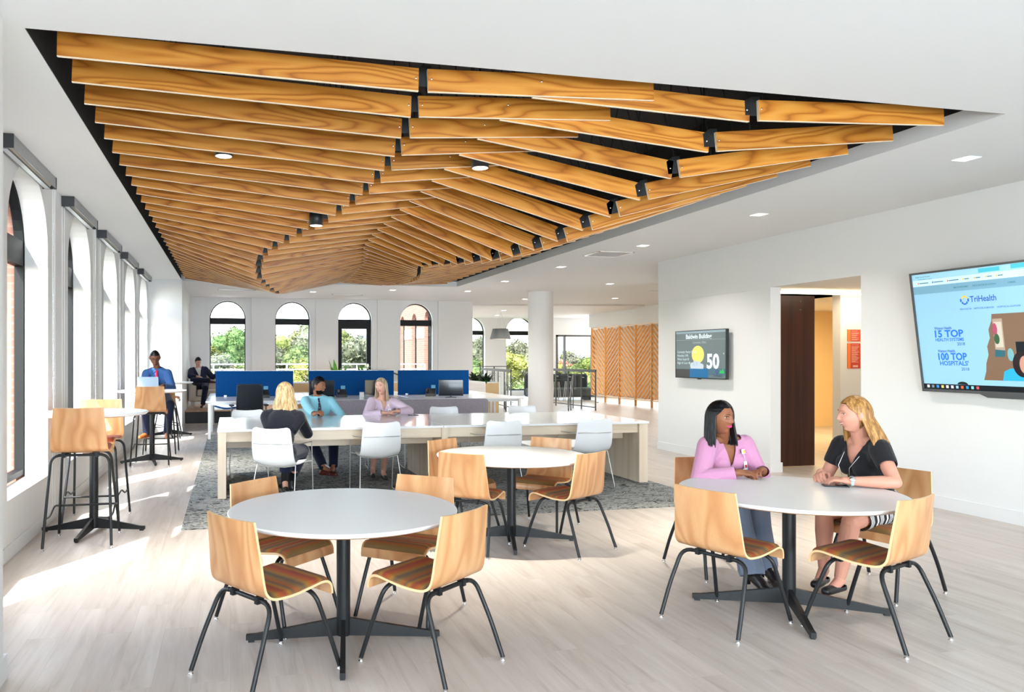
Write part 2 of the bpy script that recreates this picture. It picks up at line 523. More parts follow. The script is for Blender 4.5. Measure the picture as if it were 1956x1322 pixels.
def wall_with_arches(u0, u1, ztop, ops, to3, thick0, thick1, mb, mi=0, edge=True):
    """wall in (u,z) between depth thick0 and thick1 with arched openings; to3(u,z,d)->xyz"""
    ops = sorted(ops, key=lambda o: o[0])
    cur = u0
    def quad(a, b, c, d, dep, flip):
        v = [to3(p[0], p[1], dep) for p in (a, b, c, d)]
        mb.add(v, [(0, 1, 2, 3) if not flip else (3, 2, 1, 0)], False, mi)
    for dep, flip in ((thick0, False), (thick1, True)):
        cur = u0
        for (c, hw, z0, zs) in ops:
            quad((cur, 0), (c - hw, 0), (c - hw, ztop), (cur, ztop), dep, flip)
            quad((c - hw, 0), (c + hw, 0), (c + hw, z0), (c - hw, z0), dep, flip)
            A = arc((c, zs), hw, PI, 0, 24)
            for i in range(24):
                a, b = A[i], A[i + 1]
                quad(a, b, (b[0], ztop), (a[0], ztop), dep, flip)
            cur = c + hw
        quad((cur, 0), (u1, 0), (u1, ztop), (cur, ztop), dep, flip)
    for (c, hw, z0, zs) in ops:
        P = arch_poly(c, hw, z0, zs, 24); n = len(P)
        vs = [to3(p[0], p[1], thick0) for p in P] + [to3(p[0], p[1], thick1) for p in P]
        mb.add(vs, [(i, (i + 1) % n, (i + 1) % n + n, i + n) for i in range(n)], False, mi)
    if edge:
        for u in (u0, u1):
            vs = [to3(u, 0, thick0), to3(u, ztop, thick0), to3(u, ztop, thick1), to3(u, 0, thick1)]
            mb.add(vs, [(0, 1, 2, 3)], False, mi)
        vs = [to3(u0, ztop, thick0), to3(u1, ztop, thick0), to3(u1, ztop, thick1), to3(u0, ztop, thick1)]
        mb.add(vs, [(0, 1, 2, 3)], False, mi)

def arch_window(n, c, hw, z0, zs, to3, d0, d1, bar=.055, transom=(2.46, 2.62), door=False, rail=None):
    """frame with a semicircular head, transom bar and two panes"""
    mb = MB()
    # ring between outer outline and inner outline
    def ring(outer, inner):
        k = len(outer)
        for dep, fl in ((d0, False), (d1, True)):
            vs = [to3(p[0], p[1], dep) for p in outer] + [to3(p[0], p[1], dep) for p in inner]
            mb.add(vs, [((i, (i + 1) % k, (i + 1) % k + k, i + k) if not fl else (i + k, (i + 1) % k + k, (i + 1) % k, i)) for i in range(k)])
        vs = [to3(p[0], p[1], d0) for p in inner] + [to3(p[0], p[1], d1) for p in inner]
        mb.add(vs, [(i + k, (i + 1) % k + k, (i + 1) % k, i) for i in range(k)])
        vs = [to3(p[0], p[1], d0) for p in outer] + [to3(p[0], p[1], d1) for p in outer]
        mb.add(vs, [(i, (i + 1) % k, (i + 1) % k + k, i + k) for i in range(k)])
    ring(arch_poly(c, hw, z0, zs), arch_poly(c, hw - bar, z0 + bar, zs))
    def bx(u0, u1, a, b, e=0.0):
        v = [to3(u, z, d) for d in (d0 + e * (1 if d1 > d0 else -1), d1) for u, z in ((u0, a), (u1, a), (u1, b), (u0, b))]
        mb.add(v, [(0, 1, 2, 3), (7, 6, 5, 4), (0, 4, 5, 1), (1, 5, 6, 2), (2, 6, 7, 3), (3, 7, 4, 0)])
    bx(c - hw + bar * .5, c + hw - bar * .5, transom[0], transom[1])
    if door:
        w = .14
        bx(c - hw + bar, c - hw + w, z0, transom[0]); bx(c + hw - w, c + hw - bar, z0, transom[0])
        bx(c - hw + w, c + hw - w, z0, z0 + .16); bx(c - hw + w, c + hw - w, transom[0] - .1, transom[0])
        bx(c - hw + w, c + hw - w, .985, 1.03)
    fo = struct(('door_%d' if door else 'window_%d') % n, mb, M['frame'])
    dm = d0 + (d1 - d0) * .55
    pane = MB()
    P = arch_poly(c, hw - bar * .6, z0 + bar * .6, zs)
    for q, dd in enumerate((dm, dm + (.008 if d1 > d0 else -.008))):
        pane.add([to3(p[0], p[1], dd) for p in P], [list(range(len(P))) if q == 0 else list(range(len(P)))[::-1]])
    pane.build('pane', M['glass'], fo)
    return fo

# --- window wall on the left
LY = [3.98 + .65 + 2.2 * k for k in range(-4, 0)] + [4.63, 6.84, 9.02, 11.2, 13.35, 15.35]
LHW = .65
lops = [(y, LHW, .45, 2.53) for y in LY]
t3 = lambda u, z, d: (d, u, z)
mb = MB(); wall_with_arches(-4.2, 20.9, CZ + .05, lops, t3, WX, WX - WT, mb)
struct('wall_left', mb, M['wall'])
mb = MB(); wall_with_arches(-4.2, 21.1, CZ + .6, [(y, LHW + .06, .40, 2.53) for y in LY], t3, WX - WT - .09, WX - WT - .25, mb)
struct('wall_left_outer', mb, M['brick'])
for i, y in enumerate(LY):
    arch_window(i + 1, y, LHW + .03, .47, 2.53, t3, WX - WT - .005, WX - WT - .085, bar=.05, transom=(2.40, 2.63))
    if y > 3.5:
        lamp('window_sky_portal', 'AREA', (WX - WT - .3, y, 1.8), 1, size=1.4, size_y=2.8, direction=(1, 0, 0), portal=True)
# sloped plaster sills, base and thin panel joints
mb = MB()
mb.box(WX, WX + .012, -4.2, 20.5, .0, .11)
struct('baseboard_left', mb, M['wall'])
mb = MB()
for y in LY:
    for dy in (-.83, -.93, .83, .93):
        mb.box(WX, WX + .006, y + dy - .006, y + dy + .006, .11, CZ)
struct('trim_2', mb, M['wall'])
# near pier at the left edge of the photograph
mb = MB(); mb.box(WX, -1.07, 2.7, 3.9, 0, CZ); struct('wall_left_pier', mb, M['wall'])
mb = MB(); mb.box(WX, -1.055, 2.69, 3.915, 0, .12); struct('baseboard_left_pier', mb, M['wall'])
# far pier that closes the window row
mb = MB(); mb.box(WX, -.985, 16.12, 16.75, 0, CZ); struct('wall_left_far_pier', mb, M['wall'])
mb = MB(); mb.box(WX, -.975, 16.108, 16.76, 0, .1); struct('baseboard_left_far_pier', mb, M['wall'])
# alcove wall beyond the pier
mb = MB(); mb.box(-1.12, -1.05, 16.75, 20.9, 0, CZ); struct('wall_left_alcove', mb, M['wall'])

# --- far window wall
bops = [(-.07, .475, .25, 2.63), (1.68, .475, .25, 2.63), (3.42, .475, .04, 2.63), (5.2, .475, .25, 2.63)]
t3b = lambda u, z, d: (u, d, z)
mb = MB(); wall_with_arches(-1.4, 6.79, CZ + .05, bops, t3b, BY + .07, BY + .26, mb)
struct('wall_back', mb, M['wall'])
# pilasters between the window bays stand 7 cm proud
mb = MB()
edges = [-1.2]
for (c, hw, a, b_) in bops: edges += [c - .56, c + .63]
edges.append(6.86)
for i in range(0, len(edges), 2): mb.box(edges[i], edges[i + 1], BY, BY + .07, 0, CZ + .04)
mb.box(6.795, 6.86, BY + .07, BY + .32, 0, CZ + .04)
struct('wall_back_piers', mb, M['wall'])
for i, (c, hw, a, b_) in enumerate(bops):
    arch_window(20 + i, c, hw + .02, a, b_, t3b, BY + .2, BY + .27, bar=.045, transom=(2.47, 2.64), door=(i == 2))
    lamp('far_window_portal', 'AREA', (c, BY + .4, 1.7), 1, size=1.0, size_y=2.9, direction=(0, -1, 0), portal=True)

# --- deeper lounge at the right, its window wall 29 m away
FY = 29.0
fops = [(9.6, .62, .2, 2.62), (11.75, .62, .2, 2.62)]
mb = MB(); wall_with_arches(6.9, 12.6, CZ + .05, fops, t3b, FY, FY + .3, mb)
struct('wall_back_lounge', mb, M['wall'])
for i, (c, hw, a, b_) in enumerate(fops):
    arch_window(30 + i, c, hw + .02, a, b_, t3b, FY + .2, FY + .27, bar=.05, transom=(2.5, 2.68))
SY = [22.75, 24.67, 26.55, 28.45]
mb = MB(); wall_with_arches(20.83, 29.2, CZ + .05, [(y, .36, .3, 2.78) for y in SY], t3, 6.85, 6.76, mb)
struct('wall_left_lounge', mb, M['wall'])
mb = MB(); wall_with_arches(20.83, 29.4, 6.0, [(y, .38, .25, 2.80) for y in SY], t3, 6.755, 6.6, mb)
mb.box(6.6, 12.7, 29.31, 29.5, CZ + .06, 6.0)
struct('wall_left_lounge_outer', mb, M['brick'])
mb = MB()
for y in SY[:-1]: mb.box(6.585, 6.60, y + .42, y + 1.46, 2.25, 2.62)
struct('trim_4', mb, M['wall'])
for i, y in enumerate(SY): arch_window(50 + i, y, .37, .3, 2.79, t3, 6.73, 6.78, bar=.04, transom=(2.3, 2.42))
# bulkhead and wide rectangular window behind the stair
mb = MB(); mb.box(12.6, 17.5, 27.4, 27.7, 2.47, CZ + .05); mb.box(12.5, 12.6, 27.4, 29.3, 0, CZ + .05)
mb.box(14.3, 17.5, 27.4, 27.7, 0, 2.47); mb.box(12.6, 14.3, 27.4, 27.7, 0, .12)
struct('wall_back_bulkhead', mb, M['wall'])
mb = MB()
for a, b_ in ((12.6, 12.72), (14.18, 14.3)): mb.box(a, b_, 27.45, 27.6, .12, 2.47)
mb.box(12.6, 14.3, 27.45, 27.6, 2.4, 2.47); mb.box(12.6, 14.3, 27.45, 27.6, .12, .2); mb.box(13.0, 13.05, 27.45, 27.6, .12, 2.47)
o = struct('window_40', mb, M['steelpaint'])
p_ = MB(); p_.box(12.7, 14.2, 27.52, 27.53, .2, 2.4); p_.build('pane', M['glass'], o)

# --- right wall with the corridor opening
RX = 7.15
def rw(x0, x1, y0, y1, z0, z1, mb): mb.box(x0, x1, y0, y1, z0, z1)
mb = MB()
rw(RX, RX + .16, -4.2, 7.27, 0, CZ + .04, mb)
rw(RX, RX + .16, 8.75, 11.45, 0, CZ + .04, mb)
rw(RX, RX + .16, 7.27, 8.75, 2.51, CZ + .04, mb)
mb.prism([(RX, 11.45), (RX + .16, 11.40), (9.42, 14.6), (9.22, 14.6)], 0, CZ + .04)
struct('wall_right', mb, M['wall'])
mb = MB(); mb.box(RX - .012, RX, 8.75, 11.46, 2.5, 2.51); struct('trim_3', mb, M['wall'])
mb = MB()
mb.box(RX - .014, RX + .001, -4.2, 7.27, 0, .13); mb.box(RX - .014, RX + .18, 8.735, 11.46, 0, .13)
struct('baseboard_right', mb, M['wall'])
# corridor behind the opening
M['warmwall'] = mat('cream_corridor_paint', srgb(238, 214, 168), .6)
mb = MB()
mb.box(9.07, 9.62, 9.6, 9.75, 0, 2.9)
mb.box(9.5, 9.62, 7.0, 9.6, 0, 2.9)
mb.box(RX + .15, 9.6, 7.0, 7.12, 0, 2.9)
struct('wall_corridor', mb, M['wall'])
mb = MB()
mb.box(9.3, 14.2, 14.45, 14.6, 0, 2.9); mb.box(13.9, 14.05, 9.6, 14.5, 0, 2.9)
struct('wall_corridor_far', mb, M['warmwall'])
mb = MB(); mb.prism([(7.32, 11.4), (14.2, 11.4), (14.2, 14.6), (9.35, 14.6)], 2.62, 2.7); mb.box(7.31, 9.6, 7.0, 11.3, 2.55, 2.62); mb.box(7.31, 14.2, 9.6, 11.42, 2.55, 2.62)
struct('ceiling_corridor', mb, M['ceil'])
mb = MB(); mb.box(9.6, 14.05, 9.55, 9.7, 0, 2.9); struct('wall_corridor_near', mb, M['warmwall'])
# --- bulkhead over the slatted timber screens
mb = MB(); mb.box(12.8, 12.95, 18.6, 25.0, 2.66, CZ + .04); struct('wall_right_bulkhead', mb, M['wall'])
mb = MB(); mb.box(17.3, 17.5, 14.6, 31.5, 0, CZ); mb.box(14.2, 17.4, 14.45, 14.6, 0, CZ); struct('wall_right_far', mb, M['warmwall'])
# lowered lounge ceiling with round lamps
mb = MB()
mb.prism([(7.0, 21.5), (12.4, 20.6), (14.5, 27.3), (7.0, 27.3)], CZ - .05, CZ - .001)
struct('ceiling_lounge', mb, M['ceil'])

# --- rear part of the room behind the camera
mb = MB()
mb.box(-2.1, 7.4, -4.2, -4.05, 0, CZ)
struct('wall_front', mb, M['wall'])

# --- round column
mb = MB(); mb.lathe([(.31, 0), (.31, CZ + .02)], 48, Tr(7.55, 17.3, 0)); 
tag(mb.build('column', M['wall']), kind='structure')

# ------------------------------------------------------------------ ceiling fixtures
def square_light(x, y, label, power=0, proto=[None]):
    if proto[0] is None:
        t_ = thing('recessed_downlight', label, 'ceiling light', (x, y, CZ), 0, 'square recessed downlights')
        f = MB(); s_ = .075
        for a in ((-s_, s_, -s_, -s_ + .008), (-s_, s_, s_ - .008, s_), (-s_, -s_ + .008, -s_, s_), (s_ - .008, s_, -s_, s_)):
            f.box(a[0], a[1], a[2], a[3], -.006, .0005)
        f.build('trim_ring', M['white'], t_)
        g_ = MB(); g_.box(-s_ + .008, s_ - .008, -s_ + .008, s_ - .008, -.003, .0005); g_.build('lens', M['lampglow'], t_)
        proto[0] = (t_, children(t_))
        o = t_
    else:
        o = copy_tree(proto[0][0], proto[0][1]); o.location = (x, y, CZ); o['label'] = label
    if power: lamp('downlight_beam', 'AREA', (x, y, CZ - .03), power, (1, .95, .88), size=.14, direction=(0, 0, -1), spread=R(130))
    return o
SQ = [(5.90, 4.96, 'square recessed ceiling light nearest the camera, above the large wall screen'),
      (5.89, 7.40, 'square recessed ceiling light above the corridor opening'),
      (5.87, 9.80, 'square recessed ceiling light just in front of the air vent'),
      (5.80, 12.4, 'square recessed ceiling light just beyond the air vent'),
      (5.73, 15.0, 'square recessed ceiling light left of the top of the round column'),
      (5.68, 17.4, 'square recessed ceiling light nearest the corner of the far window wall'),
      (8.18, 15.0, 'square recessed ceiling light right of the round column'),
      (8.0, 19.4, 'square recessed ceiling light just behind the round column'),
      (10.3, 18.6, 'square recessed ceiling light near the timber screen bulkhead'),
      (3.82, 17.5, 'square recessed ceiling light in front of the brick-view window'),
      (2.0, 18.4, 'square recessed ceiling light left of the black glazed door'),
      (10.4, 13.3, 'square recessed ceiling light beside the corner of the white screen wall')]
for x, y, l in SQ: square_light(x, y, l, 14 if y < 8 else (20 if y < 12 else 17))
for x, y, nm in ((8.9, 23.4, 'left of the pendant shade'), (10.2, 23.9, 'above the pendant shade'), (8.1, 25.2, 'farthest to the left'), (9.7, 26.2, 'closest to the far arches')):
    t_ = thing('round_downlight', 'small round lounge ceiling light, ' + nm, 'ceiling light', (x, y, CZ - .05), 0, 'round lounge downlights')
    MB().lathe([(.09, -.006), (.09, 0)], 24).build('trim_ring', M['white'], t_)
    MB().lathe([(.075, -.008), (.075, -.005)], 24).build('lens', M['lampglow'], t_)
    lamp('downlight_beam', 'AREA', (x, y, CZ - .1), 22, (1, .92, .8), size=.16, direction=(0, 0, -1), spread=R(130))

def vent(x0, x1, y0, y1, label):
    t_ = thing('air_vent', label, 'ceiling vent', ((x0 + x1) / 2, (y0 + y1) / 2, CZ), 0)
    hx, hy = (x1 - x0) / 2, (y1 - y0) / 2
    f = MB()
    for a in ((-hx, hx, -hy, -hy + .03), (-hx, hx, hy - .03, hy), (-hx, -hx + .03, -hy, hy), (hx - .03, hx, -hy, hy)): f.box(*a, -.008, .0005)
    f.build('vent_frame', M['white'], t_)
    MB().box(-hx + .03, hx - .03, -hy + .03, hy - .03, -.001, .0005).build('vent_backing', M['greyplastic'], t_)
    s_ = MB()
    n = int((2 * hy - .06) / .03)
    for k in range(n):
        y = -hy + .03 + (k + .5) * .03
        s_.box(-hx + .03, hx - .03, y - .005, y + .005, -.007, -.001)
    s_.build('vent_slats', M['alu'], t_)
vent(5.52, 6.12, 10.45, 11.0, 'grey square ceiling air vent beside the slatted timber ceiling')
vent(-.3, .6, 18.1, 18.3, 'narrow slot air diffuser on the ceiling in front of the leftmost far window')
vent(2.55, 3.35, 18.9, 19.1, 'narrow slot air diffuser on the ceiling between the second and third far windows')
vent(10.0, 10.7, 16.2, 16.5, 'pale ceiling vent in front of the timber screen bulkhead')

# roller blind cassettes over the arches
BL = [(4.63, 'behind the near pier'), (6.58, 'nearest the camera'), (8.74, 'second from the camera'), (10.77, 'third from the camera'), (12.8, 'fourth from the camera'), (14.95, 'farthest from the camera')]
first = None
M['cassette'] = mat('grey_anodised_blind_case', srgb(150, 153, 156), .32, .6)
M['cassette_end'] = mat('dark_blind_end_cap', srgb(52, 54, 57), .5)
for y, w in BL:
    hl = .68
    t_ = thing('roller_blind', 'grey roller blind cassette over an arched left window, ' + w, 'window blind', (WX, y, CZ), 0, 'roller blinds over the left arches')
    b_ = MB(); b_.box(.006, .12, -hl, hl, -.012, -.001); b_.box(.112, .12, -hl, hl, -.098, -.012); b_.box(.006, .014, -hl, hl, -.098, -.012)
    b_.build('cassette', M['cassette'], t_)
    MB().box(.003, .125, -hl - .008, -hl, -.105, -.001).build('end_cap', M['cassette_end'], t_)
    MB().box(.003, .125, hl, hl + .008, -.105, -.001).build('end_cap', M['cassette_end'], t_)
    r_ = MB(); r_.tube([(.05, -hl, -.06), (.05, hl, -.06)], .033, 16); r_.build('rolled_fabric', M['cream'], t_)
    MB().box(.03, .075, -hl + .02, hl - .02, -.108, -.094).build('bottom_bar', M['alu'], t_)
    c_ = MB()
    n = 44
    for k in range(n): c_.ell((.10, hl + .0, -.12 - k * .05), .0045, 6, 4)
    c_.tube([(.10, hl, -.1), (.10, hl, -2.3)], .0012, 5)
    c_.build('bead_chain', M['white'], t_)

# ================================================================== SLATTED TIMBER CEILING
J1L = [(1.071,3.105),(1.117,3.076),(1.141,3.054),(1.179,3.030),(1.178,3.018),(1.167,3.004),(1.138,2.988),(1.076,2.962),(1.003,2.940),(0.916,2.931),(0.815,2.925),(0.716,2.910),(0.604,2.888),(0.487,2.866),(0.390,2.840),(0.330,2.806),(0.318,2.767),(0.335,2.727),(0.368,2.694),(0.445,2.665),(0.525,2.637),(0.612,2.619),(0.720,2.620),(0.778,2.646),(0.810,2.678),(0.842,2.711),(0.875,2.743),(0.909,2.775),(0.943,2.807),(0.977,2.840),(1.012,2.872)]
J1R = [(1.131,3.106),(1.173,3.082),(1.205,3.060),(1.234,3.042),(1.239,3.026),(1.230,3.014),(1.201,2.999),(1.142,2.981),(1.070,2.958),(0.985,2.940),(0.889,2.928),(0.789,2.914),(0.678,2.889),(0.566,2.866),(0.465,2.840),(0.425,2.806),(0.425,2.767),(0.434,2.722),(0.460,2.688),(0.532,2.659),(0.609,2.638),(0.700,2.621),(0.800,2.621),(0.858,2.648),(0.892,2.680),(0.927,2.712),(0.962,2.745),(0.998,2.777),(1.034,2.809),(1.071,2.841),(1.109,2.874)]
PX = [(1.773,3.131),(1.705,3.109),(1.679,3.092),(1.662,3.080),(1.656,3.066),(1.656,3.061),(1.652,3.053),(1.642,3.044),(1.634,3.037),(1.627,3.034),(1.623,3.032),(1.627,3.031),(1.638,3.029),(1.657,3.029),(1.685,3.029),(1.735,3.029),(1.801,3.027),(1.868,3.029),(1.934,3.034),(2.000,3.041),(2.047,3.047),(2.079,3.053),(2.102,3.062),(2.126,3.069),(2.149,3.075),(2.170,3.080),(2.189,3.086),(2.207,3.092),(2.221,3.102),(2.236,3.116),(2.252,3.132)]
J3L = [(3.295,3.085),(3.261,2.987),(3.215,2.888),(3.179,2.804),(3.130,2.737),(3.066,2.685),(3.000,2.642),(2.925,2.611),(2.846,2.597),(2.755,2.602),(2.669,2.620),(2.601,2.650),(2.540,2.684),(2.495,2.722),(2.470,2.752),(2.500,2.770),(2.585,2.790),(2.684,2.810),(2.779,2.831),(2.870,2.851),(2.957,2.872),(3.024,2.892),(3.090,2.910),(3.145,2.928),(3.188,2.947),(3.208,2.966),(3.213,2.988),(3.204,3.010),(3.191,3.034),(3.172,3.060),(3.149,3.089)]
J3R = [(3.350,3.089),(3.316,2.990),(3.280,2.895),(3.248,2.808),(3.208,2.740),(3.151,2.688),(3.090,2.642),(3.017,2.611),(2.943,2.598),(2.856,2.598),(2.769,2.614),(2.694,2.641),(2.638,2.672),(2.590,2.710),(2.560,2.748),(2.580,2.770),(2.655,2.790),(2.748,2.812),(2.845,2.832),(2.938,2.852),(3.022,2.873),(3.097,2.893),(3.165,2.912),(3.222,2.930),(3.263,2.948),(3.289,2.967),(3.296,2.989),(3.289,3.012),(3.277,3.036),(3.261,3.061),(3.239,3.091)]
TX = [4.814,4.787,4.754,4.746,4.733,4.715,4.705,4.695,4.690,4.682,4.672,4.660,4.658,4.650,4.643,4.628,4.624,4.626,4.620,4.608,4.604,4.600,4.597,4.590,4.592,4.587,4.584,4.578,4.575,4.578,4.588]
BH = .134; BT = .022
NUM = ['first', 'second', 'third', 'fourth', 'fifth', 'sixth', 'seventh', 'eighth', 'ninth', 'tenth', 'eleventh', 'twelfth', 'thirteenth', 'fourteenth', 'fifteenth', 'sixteenth', 'seventeenth', 'eighteenth', 'nineteenth', 'twentieth', 'twenty-first', 'twenty-second', 'twenty-third', 'twenty-fourth', 'twenty-fifth', 'twenty-sixth', 'twenty-seventh', 'twenty-eighth', 'twenty-ninth', 'thirtieth', 'rearmost']
RUN = ['on the window side', 'between ridge and first fold', 'falling to the second fold', 'at the right edge']

def board(a, b, y, label, bolts, bracket):
    """a, b: (x, z) of the lower corners of the face; square-cut ends"""
    L = math.hypot(b[0] - a[0], b[1] - a[1]); ang = math.atan2(b[1] - a[1], b[0] - a[0])
    mb = MB()
    c = .0025
    # long board, chamfered lower edge; face and pale edges
    mb.box(0, L, 0, BT, .0, BH)
    o = MB()
    v = [(0,0,c),(L,0,c),(L,0,BH),(0,0,BH),(0,BT,c),(L,BT,c),(L,BT,BH),(0,BT,BH),(0,c,0),(L,c,0),(L,BT-c,0),(0,BT-c,0)]
    o.add(v, [(0,1,2,3),(5,4,7,6),(3,2,6,7)], False, 0)
    o.add(v, [(0,3,7,4),(1,5,6,2),(8,9,1,0),(11,8,0,4),(9,10,5,1),(10,11,4,5),(8,11,10,9)], False, 1)
    ob = o.build('timber_board', [M['slat'], M['slatedge']])
    ob.location = (a[0], y, a[1]); ob.rotation_euler = (0, -ang, 0)
    tag(ob, label, 'timber board', 'timber boards of the folded ceiling')
    for hx in (L * .2, L * .8):
        zw = a[1] + hx * math.sin(ang)
        hr = MB(); hr.tube([(hx, BT + .005, BH * .5), (hx, BT + .005, CZ + .955 - zw)], .005, 6); hr.box(hx - .012, hx + .012, BT - .001, BT + .012, BH * .35, BH * .8)
        hr.build('hanger', M['void'], ob)
    for bx_, bz_ in bolts(L):
        BOLT(ob, bx_, bz_)
    if bracket is not None:
        w = bracket
        mb = MB(); mb.prism([(-w - .005, .04), (.03, .04), (.03, BH + .03), (-w * .35, BH + .03), (-w - .005, BH)], 0, .004, Matrix.Rotation(PI / 2, 4, 'X'))
        k = mb.build('bracket_plate', M['blackm'], ob); k.location = (0, BT + .006, 0)
    return ob
_bolt = [None]
def BOLT(ob, x, z):
    if _bolt[0] is None:
        m_ = MB(); m_.lathe([(.0001, .0045), (.004, .004), (.0062, .0025), (.0068, 0)], 12, Matrix.Rotation(PI / 2, 4, 'X'), cap=False)
        _bolt[0] = m_.build('bolt', M['chrome'], ob); _bolt[0].location = (x, -.0002, z); return
    b_ = _bolt[0].copy(); COL.objects.link(b_); b_.parent = ob; b_.location = (x, -.0002, z)

for k in range(31):
    y = 4.2 + .3755 * k
    far = k > 21
    n = NUM[k]
    lz = 3.141 + (.004 if k > 6 else 0)
    rowtxt = n + (' row from the camera, ' if k < 30 else ' row, ')
    board((-.893, lz), J1L[k], y, 'timber ceiling board, ' + rowtxt + RUN[0], (lambda L: [(L - .016, .075)]) if not far else (lambda L: []), None)
    a, p = J1R[k], PX[k]
    sl = (p[1] - a[1]) / (p[0] - a[0]); ext = .82 * (1 - k / 31 * .9)
    e = (p[0] + ext, p[1] + sl * ext)
    bl = (p[0] - a[0])
    board(a, e, y, 'timber ceiling board, ' + rowtxt + RUN[1], (lambda L, bl=bl: [(.022, .075), (bl + .07, .088)]) if not far else (lambda L: []), .066)
    q = J3L[k]
    s3 = (q[1] - p[1]) / (q[0] - p[0]); st = (p[0] + .02, p[1] + s3 * .02)
    board(st, q, y + BT + .002, 'timber ceiling board, ' + rowtxt + RUN[2], (lambda L: [(L - .02, .075)]) if not far else (lambda L: []), None)
    board(J3R[k], (TX[k], 3.155), y, 'timber ceiling board, ' + rowtxt + RUN[3], (lambda L: [(.02, .075)]) if not far else (lambda L: []), .08)

# can lamps hanging between the boards
def can(x, y, zb, label, power=14):
    t_ = thing('can_lamp', label, 'ceiling lamp', (x, y, zb), 0, 'black can lamps between the boards')
    MB().lathe([(.062, 0), (.068, .001), (.068, .14), (.02, .15)], 28).build('can_body', M['blackm'], t_)
    r_ = MB(); r_.lathe([(.062, -.0015), (.056, -.004), (.03, -.0055), (.0001, -.006)], 28, cap=False); r_.build('reflector', M['reflector'], t_)
    MB().tube([(0, 0, .15), (0, 0, CZ + .9 - zb)], .008, 8).build('stem', M['blackm'], t_)
    lamp('can_beam', 'AREA', (x, y, zb - .012), power, (1, .92, .80), size=.03, direction=(0, 0, -1), spread=R(60))
can(-.05, 5.89, 3.11, 'black can lamp with lit reflector between boards near the windows, left of the ceiling')
can(1.907, 5.53, 3.035, 'black can lamp in the middle of the slatted ceiling beside the first fold')
can(.835, 7.40, 2.87, 'black can lamp tucked in the first fold halfway back')
can(4.13, 5.89, 3.055, 'black can lamp under the boards near the right ceiling edge')
can(-.07, 11.16, 3.07, 'black can lamp near the windows, farthest back among the left boards')

# ================================================================== FURNITURE BUILDERS
def crv(P, n):
    """Catmull-Rom through tuples"""
    out = []
    for i in range(len(P) - 1):
        p0 = P[max(i - 1, 0)]; p1 = P[i]; p2 = P[i + 1]; p3 = P[min(i + 2, len(P) - 1)]
        for k in range(n):
            t = k / n
            out.append(tuple(.5 * ((2 * b) + (-a + c) * t + (2 * a - 5 * b + 4 * c - d) * t * t + (-a + 3 * b - 3 * c + d) * t ** 3) for a, b, c, d in zip(p0, p1, p2, p3)))
    out.append(tuple(P[-1]))
    return out

def shell(prof, th, nx=14, corner=0.0, dish=0.0):
    """prof: list of (y, z, halfwidth, curve). returns MB with faces (0) and rim (1)"""
    P = crv(prof, 4); n = len(P)
    N = []
    for i in range(n):
        a = P[max(i - 1, 0)]; b = P[min(i + 1, n - 1)]
        dy, dz = b[0] - a[0], b[1] - a[1]; l = math.hypot(dy, dz)
        N.append((-dz / l, dy / l))        # points to the sitter's side / up
    top = []; bot = []
    for i in range(n):
        y, z, w, c = P[i]
        e = 0
        if corner:
            # round the top and front corners in plan
            s0 = sum(math.hypot(P[j + 1][0] - P[j][0], P[j + 1][1] - P[j][1]) for j in range(i))
            s1 = sum(math.hypot(P[j + 1][0] - P[j][0], P[j + 1][1] - P[j][1]) for j in range(i, n - 1))
            for s_ in (s0, s1):
                if s_ < corner: e = max(e, corner - math.sqrt(max(0, corner ** 2 - (corner - s_) ** 2)))
        for j in range(-nx, nx + 1):
            u = j / nx
            off = -c * (1 - u * u)
            px = u * (w - e)
            py = y + N[i][0] * off; pz = z + N[i][1] * off + dish * u * u
            top.append((px, py + N[i][0] * th / 2, pz + N[i][1] * th / 2)); bot.append((px, py - N[i][0] * th / 2, pz - N[i][1] * th / 2))
    m_ = 2 * nx + 1
    mb = MB()
    F = [(i * m_ + j, i * m_ + j + 1, (i + 1) * m_ + j + 1, (i + 1) * m_ + j) for i in range(n - 1) for j in range(m_ - 1)]
    o = n * m_
    vs = top + bot
    mb.add(vs, F, True, 0)
    mb.add(vs, [tuple(o + q for q in f[::-1]) for f in F], True, 0)
    rim = []
    for j in range(m_ - 1): rim.append((j + 1, j, o + j, o + j + 1)); a = (n - 1) * m_ + j; rim.append((a, a + 1, o + a + 1, o + a))
    for i in range(n - 1): a = i * m_; rim.append((a, a + m_, o + a + m_, o + a)); a = i * m_ + m_ - 1; rim.append((a + m_, a, o + a, o + a + m_))
    mb.add(vs, rim, False, 1)
    return mb

def cafe_profile(dz):
    return [(-.238, .800 + dz, .192, .020), (-.226, .71 + dz, .200, .022), (-.212, .60 + dz, .210, .018), (-.203, .52 + dz, .217, .012), (-.190, .468 + dz, .220, .006), (-.160, .440 + dz, .221, .003),
            (-.110, .430 + dz, .221, .002), (-.02, .430 + dz, .220, .002), (.08, .441 + dz, .217, 0), (.15, .449 + dz, .213, 0), (.19, .443 + dz, .210, 0), (.213, .424 + dz, .208, 0), (.222, .398 + dz, .206, 0), (.224, .375 + dz, .204, 0)]

